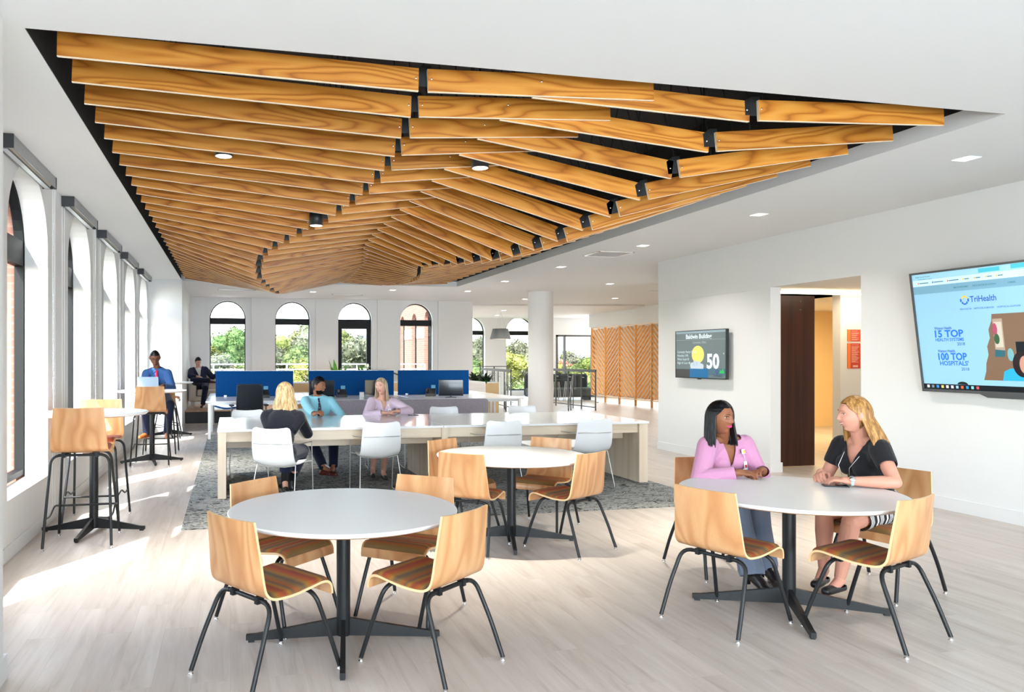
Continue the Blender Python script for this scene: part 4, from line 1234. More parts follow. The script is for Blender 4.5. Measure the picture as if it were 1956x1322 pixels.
# ------------------------------------------------------------------ chevron timber screens at the right
ys = [24.86, 23.857, 22.889, 21.861, 20.913, 19.93]
names = ['leftmost', 'second from the left', 'third from the left', 'fourth from the left', 'rightmost, half hidden by the white wall']
for k in range(5):
    y1, y0 = ys[k], ys[k + 1]
    t_ = thing('timber_screen', 'amber timber screen panel of slanted slats, ' + names[k], 'room divider', (12.84, (y0 + y1) / 2, 0), 0, 'chevron timber screens')
    h = (y1 - y0) / 2
    f = MB(); D = .036
    f.box(-D, D, -h, -h + .018, .0 if k < 5 else .2, 2.65); f.box(-D, D, h - .018, h, .2, 2.65)
    f.box(-D, D, -h, h, 2.622, 2.65); f.box(-D, D, -h, h, .2, .228)
    f.build('screen_frame', M['screenwood'], t_)
    e = MB()
    e.box(-D - .003, -D, -h, -h + .018, 0, 2.65); e.box(-D - .003, -D, h - .018, h, .2, 2.65); e.box(-D - .003, -D, -h, h, 2.622, 2.65); e.box(-D - .003, -D, -h, h, .2, .228)
    e.build('frame_edge', M['screenedge'], t_)
    s_ = MB()
    sg = 1 if k % 2 == 0 else -1        # slope: +1 falls towards the right of the photo
    rise = .80
    z = .228 - rise
    while z < 2.62:
        # slat from (y=-h) to (y=h), clipped to the frame
        def zz(u): return z + (rise * (u + h) / (2 * h) if sg > 0 else rise * (h - u) / (2 * h))
        pts = []
        N = 12
        for q in range(N + 1):
            u = -h + .018 + (2 * h - .036) * q / N
            if .228 <= zz(u) <= 2.60: pts.append((u, zz(u)))
        if len(pts) > 1:
            a, b = pts[0], pts[-1]
            s_.add([(-D, a[0], a[1]), (D, a[0], a[1]), (D, b[0], b[1]), (-D, b[0], b[1]), (-D, a[0], a[1] + .022), (D, a[0], a[1] + .022), (D, b[0], b[1] + .022), (-D, b[0], b[1] + .022)],
                   [(0, 1, 2, 3), (7, 6, 5, 4), (0, 4, 5, 1), (1, 5, 6, 2), (2, 6, 7, 3), (3, 7, 4, 0)])
            s_.box(D - .02, D, a[0], a[0] + .001, a[1], a[1] + .001)
        z += .172
    s_.build('slats', M['screenwood'], t_)
lamp('screen_area_light', 'AREA', (15.4, 21.5, 2.9), 50, (1, .8, .5), size=2.5, direction=(-.5, 0, -1))  # warm area lamp behind the screens, aimed downward, without a fixture

# ------------------------------------------------------------------ stair balustrades
def balustrade(x0, y0, x1, y1, h, n, label, glass=True, band=True):
    t_ = thing('stair_balustrade', label, 'railing', ((x0 + x1) / 2, (y0 + y1) / 2, 0))
    cx_, cy_ = (x0 + x1) / 2, (y0 + y1) / 2
    ux, uy = (x1 - x0), (y1 - y0); L = math.hypot(ux, uy); a = math.atan2(uy, ux)
    Mx = Tr(x0 - cx_, y0 - cy_, 0) @ Rz(a)
    for k in range(n):
        u = L * k / (n - 1)
        p_ = MB(Mx); p_.box(u - .02, u + .02, -.012, .012, 0, h - .01); p_.build('post', M['steelpaint'], t_)
    MB(Mx).box(-.02, L + .02, -.02, .02, h - .08 if band else h - .03, h).build('top_rail', M['steelpaint'], t_)
    MB(Mx).box(0, L, -.01, .01, .08, .11).build('bottom_rail', M['steelpaint'], t_)
    if glass:
        for k in range(n - 1):
            u0, u1 = L * k / (n - 1) + .05, L * (k + 1) / (n - 1) - .05
            MB(Mx).box(u0, u1, -.055, -.045, .12, h - .12).build('glass_panel', M['glass'], t_)
        c_ = MB(Mx)
        for k in range(n):
            for z in (.25, h - .25): c_.tube([(L * k / (n - 1) - .07, -.05, z), (L * k / (n - 1) + .07, -.05, z)], .014, 8)
        c_.build('glass_clamps', M['steel'], t_)
    return t_
balustrade(10.5, 20.1, 10.3, 23.3, 1.21, 5, 'dark steel and glass stair balustrade right of the round column')
balustrade(8.07, 20.65, 8.55, 24.6, 1.21, 6, 'dark steel and glass stair balustrade left of the round column')
balustrade(7.4, 26.2, 10.2, 26.4, 1.25, 6, 'thin grey balustrade farthest back in front of the lounge arches', False, False)
for (P0, P1, l) in (((10.32, 21.2, 1.02), (9.35, 19.5, .10), 'sloping dark handrail right of the round column'), ((8.25, 21.6, .80), (7.75, 20.2, .12), 'sloping dark handrail left of the round column')):
    t_ = thing('stair_handrail', l, 'handrail', (P0[0], P0[1], 0))
    q = lambda p: (p[0] - P0[0], p[1] - P0[1], p[2])
    MB().tube([q(P0), q(P1)], .022, 10).build('rail', M['steelpaint'], t_)
    for f_ in (0, .5, .97):
        p_ = [P0[i] * (1 - f_) + P1[i] * f_ for i in range(3)]
        MB().tube([(p_[0] - P0[0], p_[1] - P0[1], 0), (p_[0] - P0[0], p_[1] - P0[1], p_[2])], .016, 8).build('post', M['steelpaint'], t_)

# wall handrail between the third and fourth far windows
t_ = thing('wall_handrail', 'dark bent handrail on the far wall beside the glazed door', 'handrail', (4.0, BY - .08, 0))
MB().tube(bend([(-.12, 0, 1.20), (.30, 0, 1.20), (1.05, 0, .92)], .1), .02, 10).build('rail', M['steelpaint'], t_)
for x in (.0, .5): MB().tube([(x, 0, 1.19 - .35 * max(0, x - .3)), (x, .08, 1.14 - .35 * max(0, x - .3))], .012, 8).build('bracket', M['steelpaint'], t_)

# ------------------------------------------------------------------ pendant drum
t_ = thing('drum_pendant', 'large charcoal drum pendant lamp hanging left of the round column', 'pendant lamp', (9.21, 24.55, 2.21))
mb = MB(); mb.lathe([(.37, 0), (.27, .36)], 40, cap=False); mb.lathe([(.265, .355), (.365, 0)], 40, cap=False); mb.lathe([(.27, .355), (.27, .362)], 40)
mb.build('lamp_shade', mat('charcoal_shade', srgb(72, 76, 80), .7), t_)
MB().lathe([(.355, .01), (.355, .015)], 40).build('diffuser', mat('warm_shade_diffuser', (1, .95, .85), .5, emis=(1, .88, .7), estr=1.0), t_)
for a in (0, 2.1, 4.2): MB().tube([(.2 * math.cos(a), .2 * math.sin(a), .36), (.02 * math.cos(a), .02 * math.sin(a), .92)], .003, 5).build('cable', M['steel'], t_)

# ------------------------------------------------------------------ bench desks
DYF, DYM, DYB = 14.48, 16.2, 17.85
def desk(x0, x1, y0, y1, label):
    t_ = thing('bench_desk', label, 'desk', ((x0 + x1) / 2, (y0 + y1) / 2, 0), 0, 'white bench desks')
    cx_, cy_ = (x0 + x1) / 2, (y0 + y1) / 2; o_ = Tr(-cx_, -cy_, 0)
    MB(o_).cbox(x0, x1, y0, y1, .702, .73, .003).build('desktop', M['white'], t_)
    MB(o_).box(x0 + .06, x1 - .06, y0 + .1, y0 + .15, .65, .70).build('beam', M['alu'], t_)
    for x in (x0 + .07, x1 - .07):
        for y in (y0 + .08, y1 - .1): MB(o_).box(x - .025, x + .025, y - .03, y + .03, 0.008 if y < 15.4 else 0, .70).build('leg', M['white'], t_)
    return t_
dn = ['left', 'middle', 'right']
dx = [(-.46, 1.63), (1.64, 3.60), (3.61, 5.95)]
for k, (a, b) in enumerate(dx):
    desk(a, b, DYF, DYM - .03, 'white bench desk on the near side of the %s blue screen' % dn[k])
    desk(a, b, DYM + .03, DYB, 'white bench desk behind the %s blue screen' % dn[k])
for k, (a, b) in enumerate(((-.304, 1.33), (1.67, 3.56), (3.656, 5.31))):
    t_ = thing('desk_screen', '%s of the three blue fabric desk screens' % dn[k], 'desk divider', ((a + b) / 2, DYM, .70), 0, 'blue desk screens')
    h = (b - a) / 2
    MB().cbox(-h, h, -.014, .014, .02, .575, .004).build('screen_panel', M['blue'], t_)
    MB().box(-h, h, -.016, .016, .575, .58).build('top_trim', M['alu'], t_)
    for x in (-h + .2, h - .2): MB().box(x - .03, x + .03, -.02, .02, .0, .06).build('clamp', M['alu'], t_)
# task chair
t_ = thing('task_chair', 'charcoal mesh-back office chair at the left desk', 'office chair', (.33, 13.98, .008), R(3))
pr = [(-.30, 1.06, .215, .01), (-.285, .9, .225, .03), (-.25, .7, .235, .035), (-.235, .55, .235, .03), (-.24, .5, .225, .02)]
sh = shell(pr, .012, 10, corner=.05); sh.build('backrest', [M['mesh'], M['blackplastic']], t_)
fr_ = MB()
for s_ in (-1, 1): fr_.tube([(s_ * .215, -.30, 1.05), (s_ * .232, -.255, .7), (s_ * .23, -.245, .5)], .012, 8)
fr_.tube([(-.215, -.30, 1.06), (.215, -.30, 1.06)], .012, 8); fr_.tube([(-.23, -.25, .50), (.23, -.25, .50)], .014, 8); fr_.tube([(0, -.29, .5), (0, -.26, .42), (0, -.05, .40)], .025, 8)
fr_.tube([(-.2, -.3, .66), (0, -.31, .62), (.05, -.3, .5)], .012, 8)
fr_.build('back_frame', M['blackplastic'], t_)
MB().cbox(-.25, .25, -.22, .24, .43, .50, .03).build('seat', M['mesh'], t_)
MB().lathe([(.03, .1), (.03, .43)], 16).build('gas_column', M['blackplastic'], t_)
for s_ in (-1, 1):
    MB().tube(bend([(s_ * .24, -.05, .42), (s_ * .31, -.05, .45), (s_ * .31, -.05, .66)], .05), .014, 8).build('arm_post', M['greyplastic'], t_)
    MB().cbox(s_ * .31 - .045, s_ * .31 + .045, -.15, .12, .66, .69, .01).build('armrest', M['blackplastic'], t_)
for k in range(5):
    l = MB(Rz(k * 2 * PI / 5 + .3)).tube([(.02, 0, .12), (.30, 0, .07)], [.024, .014], 8).build('base_arm', M['blackplastic'], t_)
    a = k * 2 * PI / 5 + .3
    w_ = MB(); w_.tube([(-.022, 0, 0), (.022, 0, 0)], .028, 14); c_ = w_.build('castor', M['blackplastic'], l); c_.location = (.30 * math.cos(a), .30 * math.sin(a), .028)
# grey upholstered low bench-back in front of the desks
t_ = thing('low_partition', 'long low grey flecked upholstered partition behind the communal table', 'partition', (3.27, 13.93, 0))
MB().prism([(-1.68, .08), (1.68, .08), (1.68, .70)] + [(1.63 + .05 * math.cos(a), .70 + .05 * math.sin(a)) for a in (.4, .8, 1.2)] + [(1.63, .752), (-1.68, .752)], -.06, .06, Matrix.Rotation(PI / 2, 4, 'X')).build('padded_panel', M['greyfab'], t_)
for x in (-1.5, 0, 1.5): MB().box(x - .03, x + .03, -.05, .05, .008, .08).build('foot', M['blackplastic'], t_)

def monitor(x, y, rz, label, w=.52):
    t_ = thing('monitor', label, 'computer monitor', (x, y, .73), R(rz), 'dark monitors on the bench desks')
    MB().cbox(-w / 2, w / 2, -.03, 0, .03, .37, .005).build('display_case', M['blackplastic'], t_)
    MB().box(-w / 2 + .012, w / 2 - .012, -.033, -.03, .045, .36).build('display', M['screen_off'], t_)
    MB().box(-.02, .02, 0, .03, 0, .2).build('stand', M['blackplastic'], t_)
    MB().cbox(-.11, .11, -.06, .10, 0, .012, .003).build('stand_base', M['blackplastic'], t_)
monitor(1.80, 14.95, 4, 'dark monitor on the middle desk just right of the bearded man\'s face')
monitor(2.92, 14.95, -38, 'angled dark monitor on the middle desk behind the pale pink blouse', .5)
monitor(4.48, 14.85, -8, 'dark monitor leaning back on the right desk')
def phone(x, y, rz, label):
    t_ = thing('desk_phone', label, 'telephone', (x, y, .73), R(rz))
    mb = MB(); mb.add([(-.1, -.09, 0), (.1, -.09, 0), (.1, .09, 0), (-.1, .09, 0), (-.1, -.09, .06), (.1, -.09, .06), (.1, .07, .17), (-.1, .07, .17)], [(0, 3, 2, 1), (4, 5, 6, 7), (0, 1, 5, 4), (1, 2, 6, 5), (2, 3, 7, 6), (3, 0, 4, 7)])
    mb.build('phone_body', M['blackplastic'], t_)
    MB().cbox(-.10, -.05, -.10, .08, .10, .17, .01).build('handset', M['blackplastic'], t_)
    MB().cbox(.0, .09, .05, .065, .17, .24, .002).build('phone_display', mat('lcd_panel', srgb(70, 130, 160), .3, emis=srgb(70, 130, 160), estr=.4), t_)
phone(.68, 15.5, 8, 'black desk phone beside the office chair in front of the left blue screen')
phone(2.27, 15.4, 6, 'black desk phone with small display in front of the middle blue screen')
phone(4.20, 15.4, -25, 'black desk phone half hidden behind the leaning monitor')
t_ = MB().cbox(-.045, .045, -.04, .04, 0, .11, .006).build('white_box', M['white']); t_.location = (2.68, 15.3, .73); tag(t_, 'small white box on the middle desk left of the angled monitor', 'box')
t_ = MB(); t_.tube(bend([(-.2, 0, .62), (0, .02, .56), (.3, 0, .60), (.7, .02, .55)], .1), .018, 8)
tag(t_.build('cable_bundle', mat('blue_cable', srgb(30, 90, 170), .5)), 'blue cable bundle sagging under the left white desk', 'cable').location = (-.1, 14.8, 0)

# ------------------------------------------------------------------ planters
def leaf(mb, base, tip, w, droop=.1, mi=0, n=6):
    b = Vector(base); t = Vector(tip); d = t - b
    side = d.cross(Vector((0, 0, 1)))
    side = side.normalized() if side.length > 1e-4 else Vector((1, 0, 0))
    vs = []
    for i in range(n + 1):
        f = i / n; c = b + d * f + Vector((0, 0, -droop * (f ** 2) + droop * .3 * math.sin(PI * f)))
        ww = w * math.sin(PI * min(1, f * .92 + .06)) ** .8
        vs += [c - side * ww, c + Vector((0, 0, -ww * .25)), c + side * ww]
    fs = []
    for i in range(n):
        a = i * 3; fs += [(a, a + 1, a + 4, a + 3), (a + 1, a + 2, a + 5, a + 4)]
    mb.add(vs, fs, True, mi)
def bush(name, label, x, y, z, n, rx, ry, h, w, m_, seed, up=.5, dr=.35):
    rnd = random.Random(seed)
    mb = MB()
    for k in range(n):
        a = rnd.uniform(0, 2 * PI); r_ = math.sqrt(rnd.random())
        bx_, by_ = rx * .6 * r_ * math.cos(a), ry * .6 * r_ * math.sin(a)
        L = h * rnd.uniform(.6, 1.1)
        tip = (bx_ + math.cos(a) * L * (1 - up), by_ + math.sin(a) * L * (1 - up) * .8, L * rnd.uniform(.6, 1.0))
        leaf(mb, (bx_, by_, 0), tip, w * rnd.uniform(.7, 1.1), L * dr)
    o = mb.build(name, m_); o.location = (x, y, z); tag(o, label, 'plant'); return o
M['palebox'] = wood('white_oak_box_side', srgb(206, 186, 172), srgb(224, 208, 198), srgb(232, 218, 208), rings=4, ax='y', stretch=.4, cross=9, tint=.02)
def planter(x0, x1, y0, y1, h, label):
    t_ = thing('planter_box', label, 'planter', ((x0 + x1) / 2, (y0 + y1) / 2, 0))
    hx, hy = (x1 - x0) / 2, (y1 - y0) / 2
    b_ = MB(); b_.box(-hx, hx, -hy, -hy + .03, 0, h - .03); b_.box(-hx, hx, hy - .03, hy, 0, h - .03)
    b_.build('end_panel', mat('honey_maple', srgb(214, 182, 134), .5), t_)
    b_ = MB(); b_.box(-hx, -hx + .02, -hy + .03, hy - .03, 0, h - .03); b_.box(hx - .02, hx, -hy + .03, hy - .03, 0, h - .03)
    b_.build('side_panel', M['palebox'], t_)
    b_ = MB(); b_.box(-hx, hx, -hy, -hy + .04, h - .03, h); b_.box(-hx, hx, hy - .04, hy, h - .03, h); b_.box(-hx, -hx + .03, -hy, hy, h - .03, h); b_.box(hx - .03, hx, -hy, hy, h - .03, h)
    b_.build('rim', M['white'], t_)
    MB().box(-hx + .03, hx - .03, -hy + .04, hy - .04, h - .12, h - .06).build('soil', M['soil'], t_)
planter(6.22, 6.56, 17.6, 19.4, .955, 'tall planter box with dark foliage beside the right blue screen')
planter(1.42, 4.6, 18.5, 18.86, .945, 'long maple planter behind the blue screens')
bush('dark_fern', 'dark drooping fern nearest the end of the right planter', 6.37, 18.1, .90, 60, .16, .3, .42, .028, M['darkleaf'], 1)
bush('dark_fern', 'dark drooping fern farther back in the right planter', 6.37, 18.9, .90, 60, .16, .3, .42, .028, M['darkleaf'], 2)
bush('bright_groundcover', 'bright green low leaves along the right planter rim', 6.37, 18.3, .90, 70, .14, .75, .14, .03, M['leaf'], 3)
bush('broad_leaf_plant', 'broad-leaved green plant rising above the middle blue screen', 2.68, 18.67, .90, 13, .16, .1, .72, .055, M['leaf'], 4, .72, .06)
bush('arching_plant', 'arching green leaves rising between the middle and right blue screens', 3.35, 18.67, .90, 11, .16, .1, .58, .035, M['leaf'], 5, .6, .12)
bush('bright_groundcover', 'bright green low leaves between the middle and right blue screens', 3.75, 18.67, .90, 70, .35, .12, .2, .03, M['leaf'], 6)
t_ = thing('white_orchid', 'white orchid flower between the middle and right blue screens', 'flower', (3.5, 18.67, .89))
MB().tube(bend([(0, 0, 0), (.03, 0, .25), (-.08, 0, .42)], .1), .004, 6).build('stem', M['leaf'], t_)
mb = MB()
for k in range(5):
    a = k * 2 * PI / 5 + .3; leaf(mb, (-.08, -.01, .42), (-.08 + .09 * math.cos(a), -.03, .42 + .10 * math.sin(a)), .035, 0)
mb.build('petals', mat('white_petal', (.85, .85, .78), .5), t_)

# ------------------------------------------------------------------ alcove: platform, sofa, small table
t_ = thing('platform', 'low charcoal platform with timber edge in the far left alcove', 'platform', (.3, 19.4, 0))
MB().box(-1.33, 3.0 - .3, -1.16, 1.13, 0, .27).build('platform_base', M['darkgrey'], t_)
MB().box(-1.34, 2.72, -1.18, 1.14, .27, .30).build('platform_top', M['plywood'], t_)
t_ = thing('sofa', 'cream checked sofa on the platform where the man in the blazer sits', 'sofa', (-.25, 19.55, .30))
for (a, b, c, d, e, f, n) in ((-.72, 1.0, -.38, .38, .16, .30, 'sofa_frame'), (-.56, .22, -.42, .2, .30, .46, 'seat_cushion'), (.23, 1.0, -.42, .2, .30, .46, 'seat_cushion'), (-.74, 1.0, .16, .42, .16, .80, 'backrest'), (-.76, -.58, -.40, .4, .16, .63, 'armrest')):
    MB().cbox(a, b, c, d, e, f, .025).build(n, M['cream'], t_)
for x in (-.68, .9):
    for y in (-.33, .33): MB().tube([(x, y, 0), (x, y, .17)], [.018, .03], 10).build('leg', M['white'], t_)
t_ = MB(); t_.cbox(-.16, .16, -.05, .05, -.14, .14, .045); o = t_.build('throw_cushion', M['orange']); o.location = (-.73, 19.62, .895 - .03); o.rotation_euler = (.2, 0, .3)
tag(o, 'small orange cushion on the arm end of the cream sofa', 'cushion')
t_ = thing('side_table', 'small white side table in front of the man on the sofa', 'side table', (.02, 18.62, .30))
MB().cbox(-.27, .27, -.18, .18, .64, .66, .004).build('tabletop', M['white'], t_)
MB().tube(bend([(.2, .1, .64), (.2, .1, .02), (-.15, .1, .02)], .05), .012, 8).build('leg', M['alu'], t_)
MB().box(-.2, .22, -.14, .14, 0, .012).build('foot', M['alu'], t_)
# lounge seating seen through the stair glass
t_ = thing('lounge_sofa', 'dark grey curved lounge sofa seen through the stair glass', 'sofa', (12.0, 25.6, 0))
MB().cbox(-1.3, 1.2, -.45, .4, .12, .45, .05).build('seat', mat('slate_upholstery', srgb(66, 74, 78), .9), t_)
MB().cbox(-1.3, 1.2, .25, .5, .12, .95, .06).build('backrest', M['mesh'], t_)
for x in (-1.1, 1.0): MB().box(x - .03, x + .03, -.3, .3, 0, .13).build('leg', M['blackm'], t_)
for k, (x, y, l) in enumerate(((11.0, 23.9, 'left of the pair'), (11.6, 24.2, 'right of the pair'))):
    t_ = thing('lounge_stool', 'grey high lounge stool behind the right balustrade, ' + l, 'stool', (x, y, 0))
    MB().lathe([(.18, .74), (.19, .76), (.18, .80)], 24).build('seat', M['mesh'], t_)
    for a in (0.6, 2.17, 3.74, 5.3): MB().tube([(.12 * math.cos(a), .12 * math.sin(a), .75), (.2 * math.cos(a), .2 * math.sin(a), 0)], .01, 6).build('leg', M['steel'], t_)

# ================================================================== OUTDOORS
mb = MB(); mb.box(-3.0, 6.5, 20.85, 23.4, -.3, -.02); struct('floor_terrace', mb, mat('terrace_concrete', srgb(190, 186, 180), .8))
t_ = thing('terrace_railing', 'grey metal terrace railing seen through the far arched windows', 'railing', (1.7, 23.1, 0))
for z in (1.36, 1.20, .14): MB().box(-4.4, 4.4, -.02, .02, z - .02, z + .02).build('rail', mat('pale_grey_steel', srgb(150, 148, 156), .5), t_)
for k in range(9): MB().box(-4.4 + k * 1.1 - .025, -4.4 + k * 1.1 + .025, -.025, .025, -.02, 1.36).build('post', mat('pale_grey_steel', srgb(150, 148, 156), .5) if k == 0 else bpy.data.materials['pale_grey_steel'], t_)
t_ = MB()
for k in range(66): t_.box(-4.3 + k * .13, -4.3 + k * .13 + .07, -.01, .01, -.02, .82)
o = t_.build('slat_fence', mat('weathered_fence', srgb(140, 136, 128), .9)); o.location = (1.7, 23.3, 0); tag(o, 'grey vertical slat fence low behind the terrace railing', 'fence')
# hillside
m = mat('hillside_ground', (.1, .12, .05), 1); t = NT(m)
t.link(t.ramp(t.noise(t.co(), .15, 5, .6), [(.3, srgb(70, 92, 44)), (.6, srgb(126, 132, 80)), (.8, srgb(150, 140, 104))]), t.b.inputs['Base Color']); M['hill'] = m
def gz(x, y): return -18.6 + max(0, y - 40) * .105 + 2.2 * math.sin(x * .035 + 1.0) * min(1, max(0, (y - 60) / 60)) + 1.2 * math.sin(x * .09 + y * .05)
mb = MB(); nx, ny = 40, 24
vs = []
for j in range(ny + 1):
    y = 34 + (j / ny) ** 1.3 * 300
    for i in range(nx + 1):
        x = -120 + 340 * i / nx; vs.append((x, y, gz(x, y) if y < 210 else gz(x, 210) - (y - 210) * .1))
mb.add(vs, [(j * (nx + 1) + i, j * (nx + 1) + i + 1, (j + 1) * (nx + 1) + i + 1, (j + 1) * (nx + 1) + i) for j in range(ny) for i in range(nx)], True)
struct('ground_hillside', mb, M['hill'])
def leafmat(name, cs):
    m = mat(name, cs[1], .9, spec=.1); t = NT(m)
    hs = t.new('ShaderNodeHueSaturation'); r_ = t.rnd()
    t.link(t.math('ADD', t.math('MULTIPLY', r_, .07), .465), hs.inputs['Hue']); t.link(t.math('ADD', t.math('MULTIPLY', t.math('FRACT', t.math('MULTIPLY', r_, 7.3)), .6), .7), hs.inputs['Value'])
    t.link(t.ramp(t.noise(t.co(), 1.1, 4, .75), [(.35, cs[0]), (.5, cs[1]), (.68, cs[2])]), hs.inputs['Color']); t.link(hs.outputs[0], t.b.inputs['Base Color'])
    return m
tm = [leafmat('green_crown', (srgb(38, 54, 32), srgb(72, 88, 50), srgb(108, 116, 74))), leafmat('yellow_green_crown', (srgb(56, 66, 32), srgb(98, 102, 50), srgb(132, 128, 74))), leafmat('olive_grey_crown', (srgb(52, 58, 46), srgb(82, 86, 68), srgb(112, 112, 96)))]
bark = mat('tree_bark', srgb(96, 84, 72), .9)
rnd = random.Random(11)
V3 = Vector
crowns = []
for v in range(6):
    mb = MB(); mb.tube([(0, 0, -1.5), (0, 0, 4.5)], [.35, .2], 6, mi=1)
    lobes = [(rnd.uniform(-2.0, 2.0), rnd.uniform(-2.0, 2.0), rnd.uniform(4.5, 8.5), rnd.uniform(1.5, 2.4)) for _ in range(7)] + [(0, 0, 6.5, 2.8)]
    for (lx, ly, lz, lr) in lobes:
        mb.ell((lx, ly, lz), (lr * .74, lr * .74, lr * .62), 9, 6, mi=0)
        for q in range(420):
            a = rnd.uniform(0, 2 * PI); c_ = rnd.uniform(-.75, 1); s_ = math.sqrt(1 - c_ * c_)
            rr = lr * rnd.uniform(.66, 1.10); e_ = rnd.uniform(.10, .24)
            c0 = V3((lx + rr * s_ * math.cos(a), ly + rr * s_ * math.sin(a), lz + rr * c_ * .85))
            d1 = V3((rnd.gauss(0, 1), rnd.gauss(0, 1), rnd.gauss(0, .6))).normalized() * e_; d2 = V3((rnd.gauss(0, 1), rnd.gauss(0, 1), rnd.gauss(0, .6))).normalized() * e_
            mb.add([c0 - d1, c0 - d2 * .8, c0 + d1, c0 + d2], [(0, 1, 2, 3)], False, 0)
    o = mb.build('hillside_tree', [tm[v % 3], bark]); crowns.append(o)
spots = []
for j in range(17):
    y = 52 + j * 7.6
    step = 5.4 + j * .30
    x = -.12 * y - 8 + rnd.uniform(0, 4)
    while x < .56 * y + 8:
        q = (x + rnd.uniform(-1.5, 1.5), y + rnd.uniform(-2.5, 2.5))
        if all(math.hypot(q[0] - e[0], q[1] - e[1]) > 5.0 for e in spots): spots.append(q)
        x += step * rnd.uniform(.8, 1.25)
spots = [s_ for s_ in spots][:296]
TL = ['leafy green tree on the hillside outside the far windows', 'yellow-green tree on the hillside outside the far windows', 'olive grey tree on the hillside outside the far windows']
for i, (x, y) in enumerate(spots):
    v = rnd.randrange(6)
    o = crowns[v] if i < 6 and crowns[v].get('label') is None else crowns[v].copy()
    if o.name not in COL.objects: COL.objects.link(o)
    s_ = rnd.uniform(.75, 1.25); o.location = (x, y, gz(x, y)); o.scale = (s_, s_, s_ * rnd.uniform(.85, 1.15)); o.rotation_euler = (0, 0, rnd.uniform(0, 6.28))
    tag(o, TL[v % 3], 'tree', ('green', 'yellow-green', 'olive grey')[v % 3] + ' hillside trees')
for o in crowns:
    if o.get('label') is None:
        bpy.data.objects.remove(o)
def house(x, y, w, d, h, rz, wc, rc, label):
    t_ = thing('hillside_house', label, 'house', (x, y, gz(x, y) + 4.0), R(rz))
    MB().box(-w / 2, w / 2, -d / 2, d / 2, -4.5, h).build('wall', wc, t_)
    mb = MB(); mb.add([(-w / 2 - .4, -d / 2 - .4, h), (w / 2 + .4, -d / 2 - .4, h), (w / 2 + .4, d / 2 + .4, h), (-w / 2 - .4, d / 2 + .4, h), (-w / 2 - .4, 0, h + w * .3), (w / 2 + .4, 0, h + w * .3)], [(0, 1, 5, 4), (2, 3, 4, 5), (1, 2, 5), (3, 0, 4), (3, 2, 1, 0)])
    mb.build('roof', rc, t_)
    wmat = bpy.data.materials.get('house_window_glass') or mat('house_window_glass', (.05, .06, .08), .2)
    for k in range(3): MB().box(-w / 2 + w * (k + .5) / 3 - .5, -w / 2 + w * (k + .5) / 3 + .5, -d / 2 - .06, -d / 2, h - 2.2, h - .8).build('window', wmat, t_)
wh = mat('white_render', srgb(150, 146, 142), .8); rd = mat('terracotta_roof', srgb(136, 76, 60), .8); bl_ = mat('slate_blue_roof', srgb(78, 88, 116), .8); pk_ = mat('pink_render', srgb(150, 112, 102), .8)
house(20, 168, 4.5, 4, 2, 10, wh, bl_, 'white house among trees seen through the second far window')
house(23.5, 150, 3.5, 3, 1.6, -20, wh, rd, 'small white house with terracotta roof in the second far window')
house(-1.5, 172, 5, 4, 2, 5, wh, bl_, 'pale house high on the hill in the leftmost far window')
house(36, 185, 8, 5, 2.5, 0, wh, bl_, 'pale house with blue roof on the ridge in the glazed door')
house(58, 165, 4, 4, 2, 15, wh, rd, 'white house with red roof seen beside the drum pendant')
house(80, 165, 5, 4, 2.2, 0, pk_, rd, 'pink house seen through the wide lounge window')

# ================================================================== PEOPLE
V = Vector
def organic(mb, voxel, it=2, fac=.5):
    me = bpy.data.meshes.new('tmp'); me.from_pydata([tuple(v) for v in mb.v], [], mb.f); me.update()
    ob = bpy.data.objects.new('tmp', me); COL.objects.link(ob)
    m_ = ob.modifiers.new('r', 'REMESH'); m_.mode = 'VOXEL'; m_.voxel_size = voxel; m_.adaptivity = 0
    if it:
        s_ = ob.modifiers.new('s', 'SMOOTH'); s_.iterations = it; s_.factor = fac
    dg = bpy.context.evaluated_depsgraph_get(); ev = ob.evaluated_get(dg); em = ev.to_mesh()
    vs = [v.co.copy() for v in em.vertices]; fs = [list(p.vertices) for p in em.polygons]
    ev.to_mesh_clear(); bpy.data.objects.remove(ob); bpy.data.meshes.remove(me)
    return vs, fs

def cutfaces(vs, fs, fn):
    keep = [f for f in fs if not fn(sum((vs[i] for i in f), V()) / len(f))]
    used = sorted({i for f in keep for i in f}); mp = {u: k for k, u in enumerate(used)}
    vv = [vs[u].copy() for u in used]; ff = [[mp[i] for i in f] for f in keep]
    cnt = {}
    for f in ff:
        for a, b in zip(f, f[1:] + f[:1]): e = (min(a, b), max(a, b)); cnt[e] = cnt.get(e, 0) + 1
    nb_ = {}
    for (a, b), c in cnt.items():
        if c == 1: nb_.setdefault(a, []).append(b); nb_.setdefault(b, []).append(a)
    for it in range(14):       # even out the stepped edge
        new = {a: (vv[a] + sum((vv[b] for b in l), V()) / len(l)) / 2 for a, l in nb_.items()}
        for a, q in new.items(): vv[a] = q
    return vv, ff

